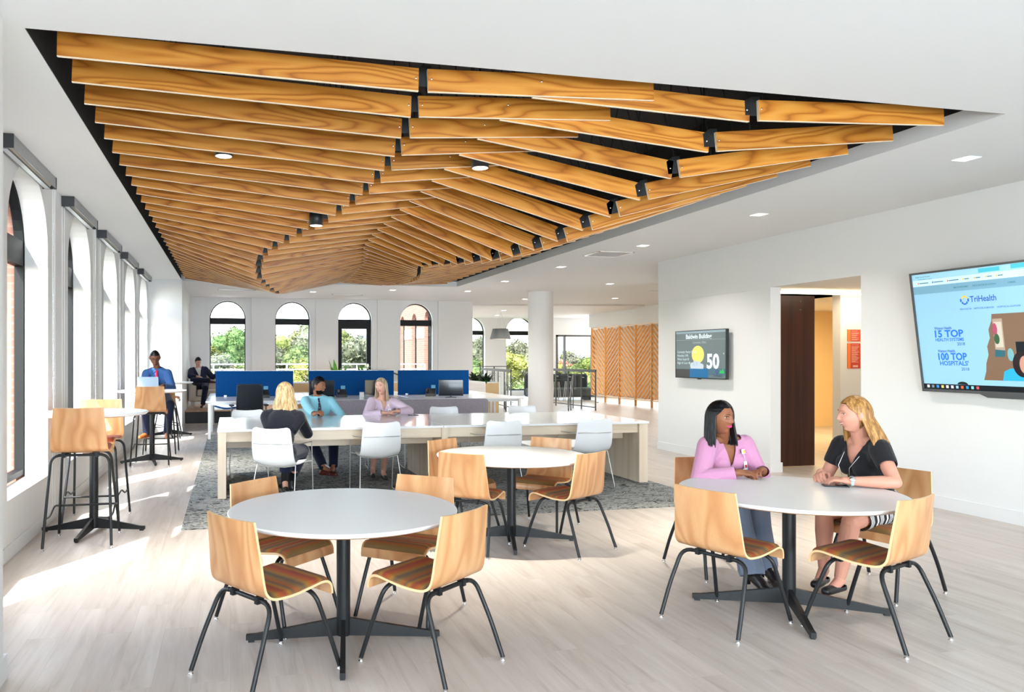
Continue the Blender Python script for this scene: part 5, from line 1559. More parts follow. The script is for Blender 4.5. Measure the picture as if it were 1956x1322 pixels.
def skin_mat(name, base, red):
    m = mat(name, base, .5, spec=.35); t = NT(m)
    m.node_tree.nodes['Principled BSDF'].inputs['Subsurface Weight'].default_value = .08
    m.node_tree.nodes['Principled BSDF'].inputs['Subsurface Radius'].default_value = (.02, .008, .004)
    n = t.noise(t.co(), 14, 3, .5)
    t.link(t.ramp(n, [(.3, base), (.7, red)]), t.b.inputs['Base Color'])
    return m
def hair_mat(name, a, b, c, rough=.42):
    m = mat(name, b, rough, spec=.3); t = NT(m)
    p = t.sep(t.co())
    n = t.noise(t.comb(t.math('MULTIPLY', p[0], 55.0), t.math('MULTIPLY', p[1], 55.0), t.math('MULTIPLY', p[2], 5.0)), 1.0, 4, .65)
    t.link(t.ramp(n, [(.33, a), (.5, b), (.66, c)]), t.b.inputs['Base Color']); t.bump(n, .35, .004)
    return m
def cloth_mat(name, c, c2=None, scale=60, rough=.85, bump_=.25):
    m = mat(name, c, rough, spec=.25, sheen=.15); t = NT(m)
    n = t.noise(t.co(), 9, 3, .55, 1.2); f = t.noise(t.co(), scale * 6, 2, .6)
    col = t.ramp(f, [(.3, c), (.7, c2 or c)]); t.link(col, t.b.inputs['Base Color']); t.bump(n, bump_, .02)
    return m

def head_verts(seg=96, rings=72, female=True):
    out = []; faces = []
    def G(x, s): return math.exp(-(x / s) ** 2)
    def pt(X, Y, Z):
        x, y, z = X * .073, Y * .092, Z * .116
        if Z < 0:
            t = -Z
            x *= 1 - (.34 if female else .26) * t ** 1.6
            if Y < 0: y *= 1 - .40 * min(1, t * 1.3)
            else: y *= 1 - .05 * t
        if Z > .1: x *= 1 + .05 * math.sin(min(1, (Z - .1) / .6) * PI) ; y *= 1 + (.06 if Y < 0 else 0) * math.sin(min(1, (Z - .1) / .6) * PI)
        if Y > 0:
            y -= .004 * G(abs(x), .03) * G(z - .03, .05) * 0
            y += .014 * G(x, .020) * G(z + .098, .016)                    # chin
            y += .004 * (G(x - .036, .018) + G(x + .036, .018)) * G(z + .022, .02)   # cheeks
            y -= .013 * (G(x - .031, .013) + G(x + .031, .013)) * G(z - .010, .0105)   # sockets
            y += .004 * G(abs(x) - .03, .02) * G(z - .030, .009)           # brow
            k = 0
            if -.034 < z < .022: k = min(1, (.022 - z) / .044) ** 1.1
            if z <= -.022: k *= max(0, 1 - ((-.022 - z) / .012) ** 2)
            y += .0205 * k * G(x, .0090 + .004 * k)
            y += .007 * (G(x - .0125, .0055) + G(x + .0125, .0055)) * G(z + .026, .0065)
            y += .0065 * G(x, .021) * G(z + .054, .0115)
            y -= .004 * G(x, .02) * G(z + .074, .007)
        return V((x, y, z))
    out.append(pt(0, 0, -1))
    for i in range(1, rings):
        t = PI * i / rings
        for k in range(seg):
            a = 2 * PI * k / seg
            out.append(pt(math.sin(t) * math.cos(a), math.sin(t) * math.sin(a), -math.cos(t)))
    out.append(pt(0, 0, 1))
    faces += [(0, 1 + (k + 1) % seg, 1 + k) for k in range(seg)]
    for i in range(rings - 2):
        for k in range(seg):
            a = 1 + i * seg + k; b = 1 + i * seg + (k + 1) % seg
            faces.append((a, b, b + seg, a + seg))
    l = len(out) - 1; o = 1 + (rings - 2) * seg
    faces += [(o + k, o + (k + 1) % seg, l) for k in range(seg)]
    return out, faces
HV = {True: head_verts(female=True), False: head_verts(female=False)}

def face_y(x, z, fem):
    best = None; bd = 1e9
    for v in HV[fem][0]:
        if v.y > 0:
            d = (v.x - x) ** 2 + (v.z - z) ** 2
            if d < bd: bd = d; best = v.y
    return best

def ik(a, b, l1, l2, hint):
    a = V(a); b = V(b); d = b - a; L = d.length
    if L > (l1 + l2) * .999: L = (l1 + l2) * .999
    dn = d.normalized()
    x = (l1 * l1 - l2 * l2 + L * L) / (2 * L); h = math.sqrt(max(0, l1 * l1 - x * x))
    hv = V(hint) - dn * dn.dot(V(hint)); hv.normalize()
    return a + dn * x + hv * h

def hand_parts(mb, w, d, n, side, curl=(.35, .5, .35), spread=.06, scale=1.0, thumb_in=.5, bone=1.0):
    """w wrist, d direction of the fingers, n palm normal, side +1: thumb towards d x n, -1 other way"""
    d = V(d).normalized(); n = V(n); n = (n - d * n.dot(d)).normalized(); lat = d.cross(n) * side
    k = scale; w = V(w)
    mb.cap(w - d * .01 * k, .024 * k, w + d * .02 * k, .025 * k)
    lens = (.060, .072, .078, .070)   # little..index
    for i in range(4):
        o = (i - 1.5)
        kn = w + d * (.078 + .006 * (1 - abs(o - .3))) * k + lat * o * .0195 * k
        mb.cap(w + d * .012 * k + lat * o * .011 * k, .0125 * k, kn, .0108 * k, 10)
        dd = (d + lat * o * spread).normalized(); p = kn; L = lens[i] * k; r = (.0092, .0098, .0100, .0096)[i] * k * bone
        ax = None
        cur = dd; nn = n
        for j, (fr_, c) in enumerate(zip((.46, .31, .23), curl)):
            c = c * (1 + .12 * (1.5 - i) * .5)
            q = Matrix.Rotation(c, 3, cur.cross(nn).normalized())
            cur = (q @ cur).normalized(); nn = (q @ nn).normalized()
            p2 = p + cur * L * fr_
            mb.cap(p, r * (1 - j * .08), p2, r * (1 - (j + 1) * .1), 10); p = p2
    t0 = w + d * .018 * k + lat * .018 * k + n * .006 * k
    t1 = t0 + (d * .55 + lat * .62 + n * .35).normalized() * .040 * k
    t2 = t1 + (d * .9 + lat * (.35 - .5 * thumb_in) + n * .30 * (1 + thumb_in)).normalized() * .032 * k
    t3 = t2 + (d * .9 - lat * .3 * thumb_in + n * .30 * (1 + thumb_in)).normalized() * .024 * k
    mb.cap(t0, .0145 * k, t1, .0118 * k, 10); mb.cap(t1, .0115 * k, t2, .0102 * k, 10); mb.cap(t2, .0100 * k, t3, .0085 * k, 10)

def person(spec):
    s = dict(spec)
    base = V(s['base']); fem = s.get('fem', True); k = s.get('k', 1.0); vox = s.get('vox', .006)
    pel, nb, rs, ls = (V(s[x]) - base for x in ('pel', 'nb', 'rs', 'ls'))
    t_ = thing('person', s['label'], 'person', tuple(base))
    u = (nb - pel).normalized(); r = (rs - ls); r = (r - u * u.dot(r)).normalized(); f = u.cross(r).normalized()
    Rm = Matrix((r, f, u)).transposed()
    H = V(s['head'][0]) - base; yaw, pit, rol = (R(a) for a in s['head'][1:4])
    Hm = Matrix.Translation(H) @ Rz(yaw - PI / 2) @ Matrix.Rotation(pit, 4, 'X') @ Matrix.Rotation(rol, 4, 'Y') @ Matrix.Diagonal((k * s.get('hk', 1), k * s.get('hk', 1), k * s.get('hk', 1), 1))
    D = (nb - pel).length
    hw = (.152, .165)[not fem] * k
    arms = []
    for side, sh in ((1, rs), (-1, ls)):
        a = s['arm_r' if side == 1 else 'arm_l']
        wr = V(a['w']) - base
        el = ik(sh, wr, .275 * k * a.get('lk', 1), .245 * k * a.get('lk', 1), a['hint'])
        arms.append((side, sh, el, wr, a))
    legs = []
    for side in (1, -1):
        a = s['leg_r' if side == 1 else 'leg_l']
        hp = pel + r * side * .085 * k - u * .01
        kn = V(a['k']) - base; an = V(a['a']) - base; toe = V(a['t']) - base
        legs.append((side, hp, kn, an, toe, a))
    def torso(mb, e, bust=True):
        mb.ell(pel + u * .0, ((.168 if fem else .165) * k + e, .118 * k + e, .115 * k + e), 28, 16, Rm=Rm)
        mb.ell(pel + u * D * .36 + f * .005, ((.128 if fem else .145) * k * s.get('belly', 1) + e, .102 * k * s.get('belly', 1) + e, .15 * k + e), 28, 16, Rm=Rm)
        mb.ell(pel + u * D * .68, (hw * .96 + e, .108 * k + e, .155 * k + e), 28, 16, Rm=Rm)
        for q, sh in ((1, rs), (-1, ls)):
            mb.cap(nb - u * .055 + r * q * .03, .060 * k + e, sh - u * .004, .050 * k + e)
            mb.cap(nb + u * .005 + r * q * .015, .040 * k + e, sh + u * .006, .036 * k + e)
            mb.cap(sh - u * .02, .056 * k + e, pel + u * D * .58 + r * q * .085 * k, .075 * k + e)
            if fem and bust: mb.ell(pel + u * D * .66 + f * .088 * k + r * q * .066 * k, (.062 * k + e, .052 * k + e, .062 * k + e), 16, 10, Rm=Rm)
    def armtube(mb, A, e0, e1, upto=1.0, er=1.0):
        side, sh, el, wr, a = A
        fk = k * (1.0 if fem else 1.12)
        mb.cap(sh, .050 * fk + e0, el, .040 * fk + e0)
        if upto > .05:
            mid = el.lerp(wr, .3 * min(1, upto))
            mb.cap(el, .040 * fk + e0, mid, .040 * fk + e1); mb.cap(mid, .040 * fk + e1, el.lerp(wr, upto), (.040 - .0145 * upto) * fk + e1)
    # --- body
    mb = MB(); torso(mb, -.004)
    mb.cap(nb - u * .03, .056 * k, H + (nb - H) * .45, .050 * k); mb.cap(nb + u * .0, .052 * k, H + Hm.to_3x3() @ V((0, -.025, -.05)), .050 * k)
    for A in arms:
        armtube(mb, A, -.002, 0)
        hm = A[4]
        hand_parts(mb, A[3], hm['d'], hm['n'], hm['s'], hm.get('c', (.35, .5, .35)), hm.get('sp', .05), k * (1.0 if fem else 1.08), hm.get('ti', .5))
    for (side, hp, kn, an, toe, a) in legs:
        mb.cap(hp, .082 * k, kn, .056 * k); mb.cap(kn, .054 * k, kn.lerp(an, .35), .054 * k); mb.cap(kn.lerp(an, .35), .054 * k, an, .034 * k)
        mb.cap(an - V((0, 0, .025)), .033 * k, toe, .026 * k)
    hv, hf = HV[fem]
    mb.add(hv, hf, True, 0, Hm)
    if s.get('ears', True):
        for q in (-1, 1): mb.ell((q * .0745, -.008, -.004), (.011, .018, .031), 12, 8, M=Hm, Rm=Matrix.Rotation(q * .35, 3, 'Z'))
    vs, fs = organic(mb, vox, 1, .5)
    b_ = MB(); b_.add(vs, fs, True); b_.build('body', s['skin'], t_)
    # --- face details
    ez, ex = .0105, .0315
    for q in (-1, 1):
        ey = face_y(q * ex, ez, fem) - .0045
        e = MB(Hm)
        e.ell((q * ex, ey, ez), (.0125, .0105, .0072 if not s.get('squint') else .0052), 16, 10, mi=0)
        gx, gz_ = s.get('gaze', (0, 0))
        e.ell((q * ex + gx * .004, ey + .0075, ez + gz_), (.0052, .0040, .0052), 14, 8, mi=1)
        e.ell((q * ex + gx * .0045, ey + .0100, ez + gz_), (.0026, .0026, .0026), 10, 6, mi=2)
        e.tube([(q * ex + dx, face_y(q * ex + dx, ez + .0085, fem) + .0008, ez + .0078 - (dx / .0135) ** 2 * .0035) for dx in (-.0135, -.008, 0, .008, .0135)], [.0008, .0017, .0019, .0017, .0008], 6, mi=3)
        e.build('eye', [mat_eye, mat_iris if not s.get('light_eyes') else mat_iris2, mat_pupil, s['browm']], t_)
        w_ = MB(Hm)
        w_.tube([(q * bx, face_y(q * bx, bz, fem) + .0012, bz) for bx, bz in ((.014, .0285), (.022, .0318), (.034, .0335), (.045, .029))], [.0022, .0031, .0026, .0010], 6, flat=.7)
        w_.build('eyebrow', s['browm'], t_)
    lp = MB(Hm); sm = s.get('smile', 0)
    L_ = [-.025, -.018, -.010, 0, .010, .018, .025]
    lp.tube([(x, face_y(x, -.0500, fem) + .0008, -.0500 + sm * abs(x / .025) ** 2 * .008 + (.0012 if abs(x) == .010 else 0)) for x in L_], [.0008, .0026, .0036, .0031, .0036, .0026, .0008], 8, mi=0)
    lp.tube([(x, face_y(x, -.0575, fem) + .0010, -.0580 + sm * (abs(x / .025) ** 2 * .012 - .002) + abs(x / .025) ** 2 * .006) for x in L_], [.0008, .0030, .0043, .0046, .0043, .0030, .0008], 8, mi=0)
    if s.get('teeth'): lp.tube([(x, face_y(x, -.054, fem) + .0002, -.0538 + sm * abs(x / .02) ** 2 * .006) for x in (-.018, -.009, 0, .009, .018)], .0030, 8, mi=1)
    lp.build('lips', [s['lipm'], mat_teeth], t_)
    # --- hair
    hb = MB()
    hair = s['hair']; rnd = random.Random(len(s['label']))
    hs_ = hair.get('puff', 1.07)
    def region(v):
        az = math.degrees(math.atan2(abs(v.x), v.y)); z = v.z
        if hair['kind'] == 'short': lim = .062 if az < 38 else (.062 - (az - 38) / 30 * .035 if az < 68 else (.027 - (az - 68) / 22 * .035 if az < 90 else max(-.062, -.008 - (az - 90) / 40 * .055)))
        else: lim = .072 if az < 30 else (.072 - (az - 30) / 45 * .06 if az < 75 else max(-.085, .012 - (az - 75) / 30 * .10))
        return z > lim
    cap_v = [V((v.x * hs_, v.y * hs_ + (.002 if v.y < 0 else 0), v.z * (hs_ + hair.get('top', 0)))) for v in hv]
    nz = [V((math.sin(v.z * 300 + v.x * 90), math.sin(v.x * 260), math.sin(v.y * 240))) * hair.get('rough', .0008) for v in cap_v]
    cf = [f_ for f_ in hf if all(region(hv[i]) for i in f_)]
    used = sorted({i for f_ in cf for i in f_}); mp = {a: b for b, a in enumerate(used)}
    hb.add([cap_v[i] + nz[i] for i in used], [[mp[i] for i in f_] for f_ in cf], True, 0, Hm)
    # rim that closes the cap onto the scalp
    from collections import Counter
    ec = Counter()
    for f_ in cf:
        for a, b in zip(f_, list(f_[1:]) + [f_[0]]): ec[(min(a, b), max(a, b))] += 1
    for (a, b), c in ec.items():
        if c == 1: hb.add([cap_v[a], cap_v[b], hv[b] * .97, hv[a] * .97], [(0, 1, 2, 3), (3, 2, 1, 0)], True, 0, Hm)
    Hi = Hm.to_3x3()
    if hair['kind'] == 'long':
        N = hair.get('n', 150); part = hair.get('part', 0)
        for i in range(N):
            az = R(rnd.uniform(hair.get('open', 42), 360 - hair.get('open_l', hair.get('open', 42))))     # clockwise from the face direction, viewer's choice of sides
            d_ = V((math.sin(az), math.cos(az)))
            jit = rnd.uniform(.98, 1.05) * hair.get('vol', 1)
            pts = []; st = R(rnd.uniform(2, 26) if i % 3 else rnd.uniform(10, 55))
            for q in range(8):
                th = st + (R(98) - st) * q / 7
                hx, hy, hz_ = .0775 * jit, .0985 * jit, .1225 * hair.get('toph', 1)
                p = V((part * (1 - q / 7) + d_.x * math.sin(th) * hx, d_.y * math.sin(th) * hy - .002, math.cos(th) * hz_))
                pts.append(Hm @ p)
            Ld = hair['len'] * rnd.uniform(.86, 1.0); back = (1 - math.cos(az)) / 2
            out_ = Hi @ V((d_.x, d_.y, 0)); out_.z = 0
            flow = V(hair.get('flow', (0, 0, 0)))
            nseg = 6
            p0 = pts[-1]
            for q in range(1, nseg + 1):
                tt = q / nseg
                wv = hair.get('wave', .006) * math.sin(tt * 6 + i)
                pts.append(p0 + V((0, 0, -Ld * tt)) + out_ * (hair.get('flare', .02) * tt - hair.get('tuck', 0) * math.sin(PI * tt)) + flow * tt + V((wv, wv * .7, 0)))
            rr = hair.get('r', .0105)
            rad = [rr * .55, rr * .8] + [rr] * (len(pts) - 5) + [rr * .9, rr * .65, rr * .2]
            hb.tube(pts, rad, 6, flat=.55)
    if hair['kind'] == 'short':
        for i in range(hair.get('n', 90)):
            v = hv[rnd.randrange(len(hv))]
            if not region(v): continue
            p = V((v.x, v.y, v.z)) * (hs_ - .02); dr = V((v.x * .5 + rnd.uniform(-.01, .01), -abs(v.y) * .2 - .02, .03)).normalized()
            dr = (dr - v.normalized() * dr.dot(v.normalized()) * .8).normalized()
            hb.tube([p, p + dr * .015 + v.normalized() * .004, p + dr * .03 + v.normalized() * .002], [.005, .006, .001], 5, M=Hm, flat=.6)
    hb.build('hair', s['hairm'], t_)
    if s.get('beard'):
        bf = [f_ for f_ in hf if all((hv[i].y > -.01 and hv[i].z < -.038 - .020 * min(1, abs(hv[i].x) / .05) and not (abs(hv[i].x) < .027 and -.064 < hv[i].z < -.045) and hv[i].z > -.118) for i in f_)]
        used = sorted({i for f_ in bf for i in f_}); mp = {a: b for b, a in enumerate(used)}
        bb = MB(Hm); bb.add([hv[i] * s['beard'] + V((math.sin(i * 1.7), math.cos(i * 2.3), math.sin(i * .9))) * .0006 for i in used], [[mp[i] for i in f_] for f_ in bf], True)
        bb.build('beard', mat_beard, t_)
    # --- top
    tp = s['top']; e = tp.get('e', .012)
    mb = MB(); torso(mb, e)
    if tp.get('collar'): mb.cap(nb - u * .04, .062 * k, nb + u * .028 + (H - nb) * .12, .060 * k)
    else: mb.cap(nb - u * .05, .066 * k, nb - u * .02, .064 * k)
    for A in arms:
        up = tp.get('sleeve', .93)
        if up > .1: armtube(mb, A, e + tp.get('puff', 0), e * .8 + tp.get('puff', 0), up)
        else:
            side, sh, el, wr, a = A
            mb.cap(sh, .055 * k + e, sh.lerp(el, up * -1), .050 * k + e)
    if tp.get('hem', True): mb.ell(pel - u * .01, (.172 * k + e, .125 * k + e, .09 * k), 24, 12, Rm=Rm)
    vs, fs = organic(mb, vox * 1.15, 3, .5)
    vd, vw = tp.get('vd', 0), tp.get('vw', .055)
    def cut(p):
        q = p - nb; lx, ly, lz = q.dot(r), q.dot(f), q.dot(u)
        if vd and ly > .0 and lz > -vd and abs(lx - tp.get('vx', 0)) < vw * (lz + vd) / vd: return True
        if lz > (.005 if not tp.get('collar') else .034) and math.hypot(lx, ly) < .11: return True
        for side, sh, el, wr, a in arms:
            up = tp.get('sleeve', .93)
            if up > .1: c = el.lerp(wr, up); n_ = (wr - el).normalized()
            else: c = sh.lerp(el, -up + .10); n_ = (el - sh).normalized()
            d = p - c
            if d.length < .11 and d.dot(n_) > 0: return True
        return (p - pel).dot(u) < -.085 and (p - pel).length < .3
    vs, fs = cutfaces(vs, fs, cut)
    c_ = MB(); c_.add(vs, fs, True); top_o = c_.build(tp['name'], tp['m'], t_)
    sd = top_o.modifiers.new('cloth_thickness', 'SOLIDIFY'); sd.thickness = .004; sd.offset = -1
    # --- legs
    bo = s['bottom']; eb = bo.get('e', .014)
    if bo['kind'] == 'trousers':
        mb = MB(); mb.ell(pel, (.170 * k + eb, .122 * k + eb, .118 * k + eb), 24, 14, Rm=Rm)
        for (side, hp, kn, an, toe, a) in legs:
            mb.cap(hp, .088 * k + eb, kn, .060 * k + eb); mb.cap(kn, .060 * k + eb, kn.lerp(an, .35), .056 * k + eb); mb.cap(kn.lerp(an, .35), .056 * k + eb, an - V((0, 0, .0)), bo.get('hem', .050) * k + eb * .7)
        vs, fs = organic(mb, vox * 1.2, 3, .5)
        def cut2(p):
            for (side, hp, kn, an, toe, a) in legs:
                n_ = (an - kn).normalized(); c = an - n_ * bo.get('up', -.025); d = p - c
                if d.length < .15 and d.dot(n_) > 0: return True
            return p.z > pel.z + .09 and math.hypot(p.x - pel.x, p.y - pel.y) < .2
    else:
        mb = MB(); mb.ell(pel, (.172 * k + eb, .124 * k + eb, .118 * k + eb), 24, 14, Rm=Rm)
        ends = []
        for (side, hp, kn, an, toe, a) in legs:
            c = hp.lerp(kn, bo['to']); ends.append((c, (kn - hp).normalized()))
            mb.cap(hp, .090 * k + eb, c, (.090 - .03 * bo['to']) * k + eb)
        mb.cap(ends[0][0], .066 * k + eb, ends[1][0], .066 * k + eb); mb.cap(legs[0][1].lerp(ends[0][0], .5), .07 * k + eb, legs[1][1].lerp(ends[1][0], .5), .07 * k + eb)
        vs, fs = organic(mb, vox * 1.2, 3, .5)
        def cut2(p):
            for c, n_ in ends:
                if (p - c).length < .16 and (p - c).dot(n_) > 0: return True
            return p.z > pel.z + .10 and math.hypot(p.x - pel.x, p.y - pel.y) < .2
    vs, fs = cutfaces(vs, fs, cut2)
    c_ = MB(); c_.add(vs, fs, True); c_.build(bo['name'], bo['m'], t_)
    # --- shoes
    if s['shoe']['kind'] == 'shoe':
        for (side, hp, kn, an, toe, a) in legs:
            MB().cap(an + (kn - an).normalized() * .09, .045 * k, an - V((0, 0, .03)), .040 * k).build('sock', cl_sock, t_)
    so = s['shoe']
    for (side, hp, kn, an, toe, a) in legs:
        mb = MB()
        dr = (toe - an); dr.z = 0; dr.normalize(); kk = k * (1 if fem else 1.12)
        heel = V((an.x, an.y, toe.z)) - dr * .035 * kk; tip = heel + dr * .235 * kk
        hz_ = so.get('heel', 0)
        heel.z = toe.z + hz_
        if so['kind'] == 'boot':
            mb.cap(an + (kn - an).normalized() * so.get('sh', .10), .048 * k, an, .042 * k); mb.cap(an, .042 * k, heel + dr * .03 + V((0, 0, .01)), .036 * k)
        mb.cap(heel + dr * .02, .034 * kk, heel.lerp(tip, .45), .033 * kk); mb.cap(heel.lerp(tip, .4), .034 * kk, tip - dr * .035, .030 * kk)
        if so['kind'] != 'flat': mb.cap(heel + dr * .045 + V((0, 0, .03 * kk)), .034 * kk, heel.lerp(tip, .65) + V((0, 0, .008)), .030 * kk)
        vs, fs = organic(mb, .007, 3, .5)
        vs = [V((v.x, v.y, max(v.z, toe.z - .018 - base.z * 0 + (0 if hz_ == 0 else 0)))) for v in vs]
        if so['kind'] == 'flat':
            mid = heel.lerp(tip, .42)
            vs, fs = cutfaces(vs, fs, lambda p: p.z > toe.z + .012 + hz_ * .5 and (p - (an - V((0, 0, .02)))).length < .078)
        c_ = MB(); c_.add(vs, fs, True)
        if hz_: c_.box(-.01, .01, -.01, .01, 0, hz_ + .02, M=Tr(heel.x, heel.y, toe.z - .02))
        c_.build('shoe', so['m'], t_)
    return t_, dict(u=u, r=r, f=f, nb=nb, pel=pel, Hm=Hm, D=D, base=base, arms=arms, Rm=Rm)

mat_beard = mat('black_beard', srgb(16, 13, 12), .9, spec=.1); mat_eye = mat('eye_white', (.75, .73, .71), .2); mat_iris = mat('brown_iris', (.03, .015, .008), .2); mat_iris2 = mat('blue_grey_iris', (.10, .16, .2), .2)
mat_pupil = mat('pupil', (.003, .003, .003), .1); mat_teeth = mat('teeth', (.8, .78, .74), .3)
sk_dark = skin_mat('deep_brown_skin', srgb(132, 82, 54), srgb(144, 90, 62)); sk_deep = skin_mat('dark_brown_skin', srgb(104, 66, 48), srgb(114, 74, 54))
sk_fair = skin_mat('fair_skin', srgb(206, 148, 124), srgb(212, 152, 132)); sk_pale = skin_mat('pale_skin', srgb(216, 166, 144), srgb(220, 170, 150)); sk_tan = skin_mat('tan_skin', srgb(150, 100, 72), srgb(160, 106, 80))
hr_black = hair_mat('glossy_black_hair', srgb(5, 5, 8), srgb(9, 9, 13), srgb(16, 16, 22), .38); hr_blonde = hair_mat('honey_blonde_hair', srgb(112, 74, 34), srgb(160, 114, 60), srgb(198, 152, 92)); hr_light = hair_mat('light_blonde_hair', srgb(138, 108, 66), srgb(190, 164, 120), srgb(226, 206, 168))
hr_ash = hair_mat('ash_blonde_hair', srgb(142, 120, 92), srgb(186, 166, 136), srgb(214, 198, 170)); hr_dk = hair_mat('dark_brown_hair', srgb(14, 11, 10), srgb(28, 22, 20), srgb(44, 36, 32))
br_dark = mat('dark_brow', srgb(22, 16, 14), .8); br_light = mat('light_brow', srgb(150, 116, 76), .8)
lip_pink = mat('bright_pink_lips', srgb(206, 54, 128), .35); lip_nat = mat('natural_lips', srgb(196, 112, 108), .4); lip_brown = mat('brown_lips', srgb(120, 72, 62), .45)
cl_pink = cloth_mat('pink_blouse_cloth', srgb(188, 130, 162), srgb(194, 138, 170)); cl_black = cloth_mat('black_jersey', srgb(20, 20, 24), srgb(26, 26, 30)); cl_navy = cloth_mat('navy_sweater_cloth', srgb(7, 11, 24), srgb(11, 16, 32))
cl_lblue = cloth_mat('light_blue_shirt_cloth', srgb(136, 196, 212), srgb(146, 204, 220)); cl_blue = cloth_mat('blue_shirt_cloth', srgb(44, 80, 134), srgb(52, 92, 148)); cl_ppink = cloth_mat('pale_pink_blouse_cloth', srgb(210, 186, 204), srgb(218, 196, 212))
cl_sock = mat('dark_sock', srgb(24, 26, 34), .9); cl_blazer = cloth_mat('navy_blazer_cloth', srgb(30, 34, 58), srgb(36, 40, 66)); cl_trou = cloth_mat('navy_trouser_cloth', srgb(20, 26, 50), srgb(26, 32, 58)); cl_grey = cloth_mat('grey_trouser_cloth', srgb(98, 108, 126), srgb(112, 122, 140)); cl_cream = cloth_mat('cream_shirt_cloth', srgb(226, 222, 214), srgb(232, 228, 222))
sh_black = mat('black_shoe_leather', (.012, .012, .013), .3); sh_brown = mat('oxblood_shoe_leather', srgb(84, 36, 26), .3); sh_tan = mat('tan_shoe_leather', srgb(168, 92, 44), .35)
m = mat('striped_skirt_cloth', (.1, .1, .1), .8); t = NT(m)
dp = t.new('ShaderNodeVectorMath', operation='DOT_PRODUCT'); t.link(t.co(), dp.inputs[0]); dp.inputs[1].default_value = (-.93, -.25, -.25)
q_ = t.math('FRACT', t.math('ADD', t.math('MULTIPLY', dp.outputs['Value'], 9.5), 10.0)); q2 = t.math('FRACT', t.math('ADD', t.math('MULTIPLY', dp.outputs['Value'], 95.0), 100.0))
thin = t.math('MULTIPLY', t.math('GREATER_THAN', q_, .62), t.math('GREATER_THAN', q2, .5)); thick = t.math('MULTIPLY', t.math('GREATER_THAN', q_, .18), t.math('LESS_THAN', q_, .36))
t.link(t.mix(t.math('MAXIMUM', thin, thick), srgb(18, 18, 22), srgb(226, 224, 222)), t.b.inputs['Base Color']); cl_skirt = m

# 1 --- woman in the pink blouse, right table
p1, k1 = person(dict(label='woman with straight black hair and pink blouse, hands clasped on the table', base=(3.49, 4.9, 0), vox=.0045, fem=True, k=1.0,
    pel=(3.53, 4.93, .555), nb=(3.475, 4.715, .975), rs=(3.325, 4.70, .925), ls=(3.635, 4.715, .925), head=((3.385, 4.645, 1.128), -72, -2, 2),
    arm_r=dict(w=(3.385, 4.455, .768), hint=(-.8, .2, -.5), d=(.92, -.30, -.02), n=(.15, .25, -1), s=1, c=(.5, .75, .4), ti=.8),
    arm_l=dict(w=(3.585, 4.46, .775), hint=(.55, .4, -.75), d=(-.90, -.36, .05), n=(-.35, -.4, -.8), s=-1, c=(.6, .8, .4), ti=.8),
    leg_r=dict(k=(3.42, 4.50, .52), a=(3.40, 4.34, .13), t=(3.39, 4.22, .05)), leg_l=dict(k=(3.58, 4.50, .52), a=(3.60, 4.46, .13), t=(3.58, 4.34, .05)),
    skin=sk_dark, browm=br_dark, lipm=lip_pink, hairm=hr_black, gaze=(.8, 0), ears=False,
    hair=dict(kind='long', n=230, len=.185, open=80, open_l=50, part=-.012, flare=.018, wave=.0015, r=.0105, puff=1.075, vol=1.0, toph=1.0, flow=(.0, -.02, 0)),
    top=dict(name='pink_blouse', m=cl_pink, sleeve=.93, puff=.008, vd=.17, vw=.052, e=.013), bottom=dict(kind='trousers', name='grey_trousers', m=cl_grey, hem=.075, up=-.03), shoe=dict(kind='boot', m=sh_black, heel=.05)))
# 2 --- woman in the black top
p2, k2 = person(dict(label='smiling woman with long blonde hair, black short-sleeved top and striped skirt', base=(4.3, 4.22, 0), vox=.0045, fem=True, k=1.03,
    pel=(4.33, 4.28, .56), nb=(4.17, 4.235, .995), rs=(4.165, 4.395, .945), ls=(4.155, 4.075, .955), head=((4.085, 4.205, 1.172), 157, -4, -3),
    arm_r=dict(w=(3.905, 4.30, .775), hint=(.3, .6, -.8), d=(-.75, -.62, -.1), n=(.1, -.5, -.8), s=1, c=(.5, .7, .4), ti=.7),
    arm_l=dict(w=(3.86, 4.02, .765), hint=(.1, -.9, -.6), d=(-.55, .80, .05), n=(.1, .2, -1), s=-1, c=(.45, .7, .4), ti=.6),
    leg_r=dict(k=(3.88, 4.24, .52), a=(3.93, 4.30, .14), t=(3.83, 4.24, .05)), leg_l=dict(k=(3.89, 4.03, .50), a=(3.90, 4.13, .12), t=(3.79, 4.09, .05)),
    skin=sk_fair, browm=br_light, lipm=lip_nat, hairm=hr_blonde, light_eyes=True, smile=1, teeth=True, squint=True, gaze=(.2, 0),
    hair=dict(kind='long', n=230, len=.20, open=64, open_l=97, part=.010, flare=.05, wave=.003, r=.0105, puff=1.075, flow=(.045, -.02, 0), toph=1.0),
    top=dict(name='black_top', m=cl_black, sleeve=-.42, vd=.135, vw=.075, e=.012), bottom=dict(kind='skirt', name='striped_skirt', m=cl_skirt, to=.82), shoe=dict(kind='flat', m=sh_black)))
